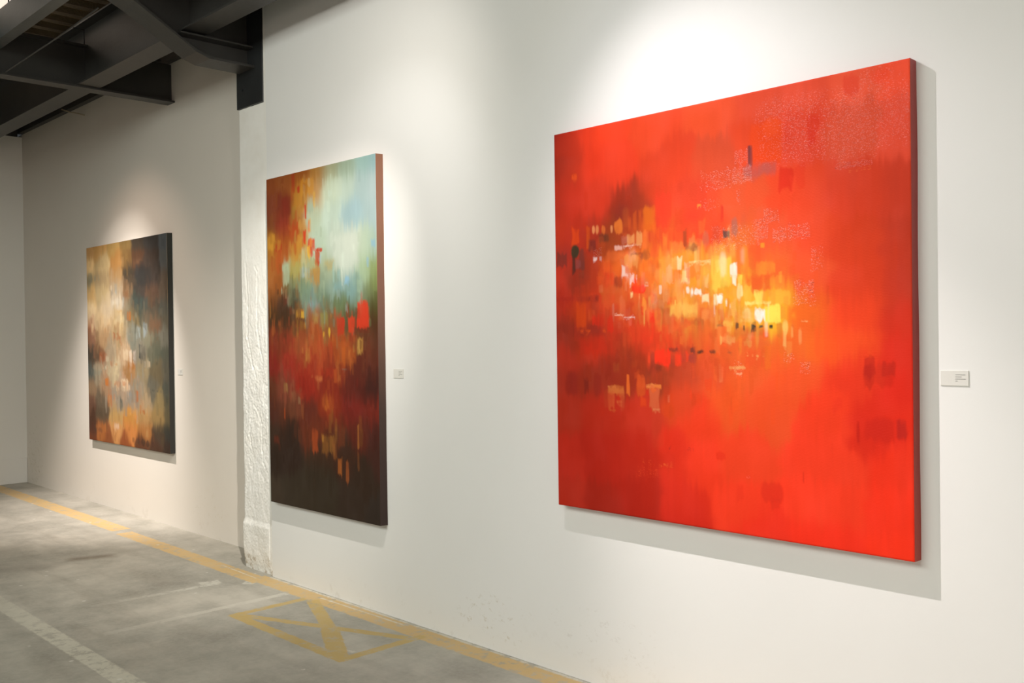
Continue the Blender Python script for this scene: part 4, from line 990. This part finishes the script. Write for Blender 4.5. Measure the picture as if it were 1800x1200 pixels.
LEFT = ([(0.016,0.013,189,146,93),(0.190,0.013,171,132,78),(0.378,0.009,151,122,71),(0.522,0.006,117,94,55),(0.660,0.002,59,51,42),(0.825,0.002,56,53,50),(0.994,0.007,75,80,83),(0.011,0.101,224,190,135),(0.224,0.099,171,149,107),(0.411,0.095,147,107,59),(0.533,0.089,104,79,44),(0.656,0.105,75,52,36),(0.820,0.120,59,49,42),(1.001,0.131,82,84,83),(0.008,0.166,127,117,89),(0.221,0.170,140,120,88),(0.408,0.165,135,107,70),(0.551,0.159,60,50,38),(0.687,0.166,46,41,38),(0.850,0.174,58,50,44),(0.999,0.195,85,73,61),(0.021,0.235,184,151,99),(0.218,0.242,158,139,101),(0.405,0.221,138,122,97),(0.511,0.253,103,80,56),(0.685,0.219,53,46,40),(0.815,0.265,77,58,45),(0.996,0.271,83,70,57),(0.017,0.324,201,177,136),(0.252,0.315,162,145,118),(0.438,0.306,156,145,125),(0.521,0.350,106,97,76),(0.647,0.313,51,55,48),(0.812,0.331,65,60,50),(0.994,0.336,69,70,62),(0.014,0.368,175,151,121),(0.211,0.386,173,150,114),(0.435,0.376,154,132,94),(0.610,0.380,103,90,62),(0.809,0.397,86,75,59),(0.998,0.400,82,76,62),(0.018,0.457,124,89,68),(0.208,0.458,146,118,85),(0.431,0.460,135,115,82),(0.607,0.461,107,107,94),(0.774,0.463,106,103,85),(0.995,0.464,98,95,83),(0.021,0.561,69,60,49),(0.164,0.560,108,77,54),(0.317,0.545,135,120,97),(0.499,0.549,157,133,104),(0.672,0.543,109,103,88),(0.836,0.542,81,80,65),(0.992,0.554,75,75,63),(0.017,0.650,78,82,76),(0.161,0.633,141,129,107),(0.351,0.624,155,141,113),(0.531,0.621,138,101,61),(0.702,0.624,123,109,82),(0.865,0.621,89,79,58),(0.996,0.619,79,75,63),(0.021,0.724,129,105,80),(0.234,0.718,146,116,88),(0.456,0.712,154,131,107),(0.665,0.719,123,116,100),(0.829,0.714,87,83,70),(0.992,0.722,68,69,60),(0.018,0.799,100,71,55),(0.192,0.792,98,85,68),(0.381,0.785,135,123,106),(0.560,0.764,132,120,104),(0.729,0.771,144,124,95),(0.891,0.765,124,107,72),(0.996,0.774,79,75,58),(0.022,0.873,76,51,37),(0.189,0.859,86,71,55),(0.377,0.870,168,134,82),(0.556,0.861,174,123,60),(0.726,0.852,153,120,76),(0.888,0.844,134,109,68),(0.994,0.839,87,77,55),(0.027,0.948,78,52,40),(0.185,0.938,156,95,50),(0.374,0.927,186,132,79),(0.554,0.916,183,117,62),(0.724,0.906,151,100,54),(0.886,0.910,70,56,43),(0.997,0.903,52,51,46),(0.025,0.992,111,61,37),(0.260,0.986,128,74,42),(0.480,0.991,134,74,41),(0.687,0.990,89,54,35),(0.851,0.992,73,50,37),(0.994,0.991,56,43,35)],
 [(0.0247,0.1379,0.0781,0.1869,111,116,101,0.44,0.0096,'b'),
  (0.1046,0.1461,0.1308,0.1801,107,117,107,0.44,0.0068,'b'),
  (0.1570,0.1487,0.1828,0.1776,111,116,102,0.35,0.0067,'b'),
  (0.3388,0.0668,0.4599,0.0994,147,106,56,0.35,0.0169,'b'),
  (0.6109,0.0931,0.7340,0.1290,93,67,48,0.62,0.0134,'e'),
  (0.6314,0.1454,0.8188,0.2255,41,41,39,0.70,0.0212,'b'),
  (0.4813,0.1407,0.6319,0.1681,46,44,36,0.62,0.0140,'b'),
  (0.3807,0.2068,0.4111,0.2536,121,130,127,0.62,0.0065,'b'),
  (0.3310,0.2234,0.3556,0.2611,104,109,109,0.44,0.0079,'b'),
  (0.2925,0.2626,0.4753,0.3282,165,157,141,0.53,0.0187,'e'),
  (0.4741,0.2754,0.4978,0.3216,120,125,119,0.53,0.0065,'b'),
  (0.5580,0.2819,0.7931,0.3403,53,62,58,0.62,0.0214,'b'),
  (0.4995,0.2445,0.5463,0.2766,103,70,45,0.53,0.0103,'b'),
  (0.8128,0.2869,0.8342,0.3352,84,61,41,0.53,0.0074,'b'),
  (0.5303,0.3464,0.5790,0.3853,135,83,38,0.84,0.0051,'b'),
  (0.3762,0.3339,0.4725,0.3479,151,118,65,0.62,0.0078,'b'),
  (0.3745,0.3668,0.4946,0.3994,161,150,120,0.53,0.0170,'b'),
  (0.6419,0.4212,0.6868,0.4753,120,129,127,0.66,0.0076,'b'),
  (0.7206,0.4044,0.7645,0.4713,124,133,134,0.70,0.0075,'b'),
  (0.5508,0.4015,0.5740,0.4564,125,126,117,0.53,0.0051,'b'),
  (0.3458,0.4454,0.3764,0.4831,130,64,28,0.70,0.0053,'b'),
  (0.3947,0.4507,0.4490,0.4834,136,76,42,0.53,0.0059,'b'),
  (0.7877,0.3887,0.9256,0.4500,110,71,46,0.44,0.0221,'b'),
  (0.0129,0.3688,0.0931,0.4425,150,92,61,0.44,0.0179,'b'),
  (0.2225,0.4064,0.3231,0.4398,152,111,71,0.44,0.0147,'b'),
  (0.3458,0.4595,0.3716,0.4818,134,68,28,0.75,0.0049,'b'),
  (0.3905,0.4697,0.4096,0.4869,131,66,27,0.75,0.0041,'b'),
  (0.4285,0.4601,0.4512,0.5042,133,76,42,0.53,0.0048,'b'),
  (0.0100,0.5348,0.1631,0.5863,63,55,46,0.66,0.0188,'b'),
  (0.1624,0.5445,0.2698,0.5900,137,75,43,0.66,0.0156,'b'),
  (0.4757,0.5285,0.5375,0.5820,179,160,132,0.84,0.0061,'b'),
  (0.5493,0.5332,0.5797,0.5910,178,162,142,0.79,0.0047,'b'),
  (0.5921,0.5355,0.6281,0.5761,166,154,141,0.75,0.0054,'b'),
  (0.6680,0.4997,0.6845,0.5707,45,47,46,0.79,0.0033,'b'),
  (0.6961,0.5045,0.7090,0.5705,49,52,50,0.75,0.0026,'b'),
  (0.7195,0.5139,0.7334,0.5562,64,63,58,0.62,0.0026,'b'),
  (0.4865,0.5911,0.6327,0.6248,136,84,37,0.70,0.0122,'b'),
  (0.7205,0.5820,0.7494,0.6149,167,154,133,0.70,0.0039,'b'),
  (0.7610,0.5792,0.7953,0.6119,166,149,123,0.66,0.0039,'b'),
  (0.0050,0.6334,0.0755,0.6646,68,78,75,0.70,0.0131,'b'),
  (0.0759,0.6368,0.2130,0.6624,113,117,104,0.44,0.0143,'b'),
  (0.2372,0.6726,0.2771,0.7105,168,100,45,0.79,0.0057,'b'),
  (0.3529,0.5982,0.3978,0.6081,155,101,47,0.70,0.0055,'b'),
  (0.3075,0.5838,0.3466,0.6137,142,83,49,0.62,0.0063,'b'),
  (0.3450,0.6178,0.4219,0.6574,181,164,129,0.53,0.0097,'b'),
  (0.4381,0.6748,0.5316,0.7285,196,174,144,0.75,0.0082,'b'),
  (0.4571,0.6846,0.5070,0.7042,167,104,58,0.62,0.0062,'b'),
  (0.3553,0.6868,0.4384,0.7066,164,107,64,0.62,0.0097,'b'),
  (0.3798,0.7066,0.4053,0.7364,195,169,132,0.62,0.0042,'b'),
  (0.5307,0.6976,0.5552,0.7267,187,165,139,0.62,0.0041,'b'),
  (0.6320,0.7259,0.6522,0.7761,158,85,33,0.84,0.0033,'b'),
  (0.6675,0.7913,0.6829,0.8270,155,92,43,0.75,0.0027,'b'),
  (0.7081,0.8109,0.7244,0.8322,147,80,35,0.75,0.0027,'b'),
  (0.2662,0.7544,0.3254,0.8147,165,99,56,0.75,0.0084,'b'),
  (0.4273,0.7690,0.4589,0.8281,75,82,77,0.75,0.0055,'b'),
  (0.5168,0.7362,0.5780,0.7701,115,124,125,0.70,0.0081,'b'),
  (0.4338,0.6317,0.4439,0.6661,144,150,140,0.53,0.0028,'b'),
  (0.7015,0.6129,0.7155,0.6601,109,118,115,0.53,0.0033,'b'),
  (0.8131,0.7132,0.8357,0.7225,62,65,55,0.62,0.0039,'b'),
  (0.8634,0.7163,0.8801,0.7256,56,66,66,0.70,0.0032,'b'),
  (0.9022,0.7127,0.9241,0.7242,61,68,63,0.62,0.0039,'b'),
  (0.4765,0.8051,0.5629,0.8489,181,131,68,0.53,0.0150,'b'),
  (0.3457,0.8955,0.4100,0.9254,203,173,148,0.62,0.0112,'b'),
  (0.0938,0.8354,0.2438,0.8815,77,66,50,0.53,0.0184,'e'),
  (0.8210,0.5093,0.9965,0.5778,66,72,61,0.53,0.0229,'e'),
  (0.5691,0.9518,0.5994,0.9711,95,63,46,0.53,0.0054,'b'),
  (0.6232,0.9505,0.6590,0.9793,64,51,42,0.70,0.0054,'o'),
  (0.6766,0.9490,0.7234,0.9823,58,48,38,0.75,0.0060,'o'),
  (0.7347,0.9526,0.7716,0.9856,58,44,38,0.75,0.0053,'o'),
  (0.7920,0.9561,0.8204,0.9842,70,46,37,0.53,0.0059,'b'),
  (0.0895,0.9292,0.1859,0.9498,68,56,48,0.44,0.0144,'b'),
  (0.8631,0.8651,1.0049,0.9201,60,57,46,0.53,0.0156,'e'),
  (0.2316,0.7714,0.2517,0.8525,151,139,122,0.44,0.0057,'b'),
  (0.2405,0.6097,0.2671,0.6299,174,169,145,0.62,0.0049,'b'),
  (0.2003,0.6053,0.2205,0.6306,170,155,126,0.62,0.0035,'b')])
RES_LEFT = (300, 310)

def edge_mat(name, stops, zr):
    m, nt, b = mat(name); g = geo(nt); sx = N(nt, 'ShaderNodeSeparateXYZ'); nt.links.new(g, sx.inputs[0])
    f = maprange(nt, mth(nt, 'ADD', sx.outputs[2], mth(nt, 'MULTIPLY', mth(nt, 'SUBTRACT', noise_tex(nt, g, 7, 4), 0.5), 0.15)), zr[0], zr[1], 0, 1)
    c = ramp(nt, f, stops); nt.links.new(c, b.inputs['Base Color']); b.inputs['Roughness'].default_value = 0.6
    bump(nt, noise_tex(nt, g, 120, 3), 0.2, 0.003, b)
    return m
E_red = edge_mat('dark_red_canvas_side', [(0.0, (0.40, 0.055, 0.035)), (0.5, (0.36, 0.045, 0.038)), (1.0, (0.40, 0.065, 0.06))], (0.78, 2.44))
E_mid = edge_mat('brown_canvas_side', [(0.0, (0.035, 0.015, 0.012)), (0.3, (0.05, 0.025, 0.018)), (0.55, (0.14, 0.062, 0.038)), (1.0, (0.26, 0.115, 0.066))], (0.505, 2.55))
E_left = edge_mat('near_black_canvas_side', [(0.0, (0.018, 0.016, 0.013)), (1.0, (0.02, 0.022, 0.018))], (0.6, 2.42))
painting('large square red painting with a glowing yellow centre, nearest on the right', -2.957, -1.353, 0.783, 2.438, YM, 0.05, *RES_RED, RED, E_red, 11, canvas_mat('oil_paint_red'), 0.04, [(0.30, 0.46, 0.32, 0.20, 600, 0.32, 0.007, 0.018), (0.48, 0.50, 0.26, 0.20, 450, 0.30, 0.005, 0.015), (0.5, 0.5, 1.2, 1.2, 160, 0.10, 0.02, 0.05)])
painting('tall narrow painting, pale sky blue above and dark brown below, red strokes', -5.471, -4.302, 0.505, 2.550, YM, 0.05, *RES_MID, MID, E_mid, 23, canvas_mat('oil_paint_blue_brown'), 0.04, [(0.3, 0.30, 0.5, 0.4, 450, 0.5, 0.006, 0.014), (0.5, 0.52, 0.8, 0.22, 650, 0.5, 0.006, 0.016), (0.5, 0.72, 0.6, 0.2, 220, 0.35, 0.005, 0.018)])
painting('brown, cream and slate-grey painting hanging in the far wall recess, leftmost', -9.322, -7.583, 0.608, 2.412, YR, 0.045, *RES_LEFT, LEFT, E_left, 37, canvas_mat('oil_paint_brown_grey'), 0.07, [(0.42, 0.58, 0.6, 0.5, 1000, 0.5, 0.009, 0.02), (0.5, 0.3, 0.8, 0.4, 250, 0.35, 0.014, 0.025)])

# ------------------------------------------------------------------ wall labels
M_card = plain('matt_white_card', (0.72, 0.705, 0.66), 0.35)
M_ink = plain('grey_ink', (0.28, 0.27, 0.26), 0.6)
def wall_label(x, z, yw, label):
    wd, ht, th = 0.088, 0.049, 0.003
    t = empty('wall_label', (x + wd / 2, yw, z - ht), label, 'label card', 'small caption cards beside the paintings')
    box('card', (x, yw - th, z - ht), (x + wd, yw - 0.0003, z), M_card, t, bev=0.0005)
    rng = random.Random(5)
    bm = bmesh.new()
    for row, ln in enumerate((0.030, 0.020, 0.032, 0.007)):
        zz = z - 0.0125 - row * 0.0068; xx = x + 0.047
        while xx < x + 0.047 + ln:
            w_ = rng.uniform(0.0008, 0.0022); add_box(bm, (xx, yw - th - 0.0004, zz - 0.0019), (min(xx + w_, x + wd - 0.004), yw - th + 0.0002, zz)); xx += w_ + 0.0006
    bmobj('caption_text', bm, M_ink, t)
wall_label(-1.282, 1.414, YM, 'small white caption card on the wall right of the large red painting')
wall_label(-4.227, 1.368, YM, 'small white caption card on the wall right of the tall blue and brown painting')
wall_label(-7.510, 1.303, YR, 'tiny white caption card on the recess wall right of the leftmost painting')
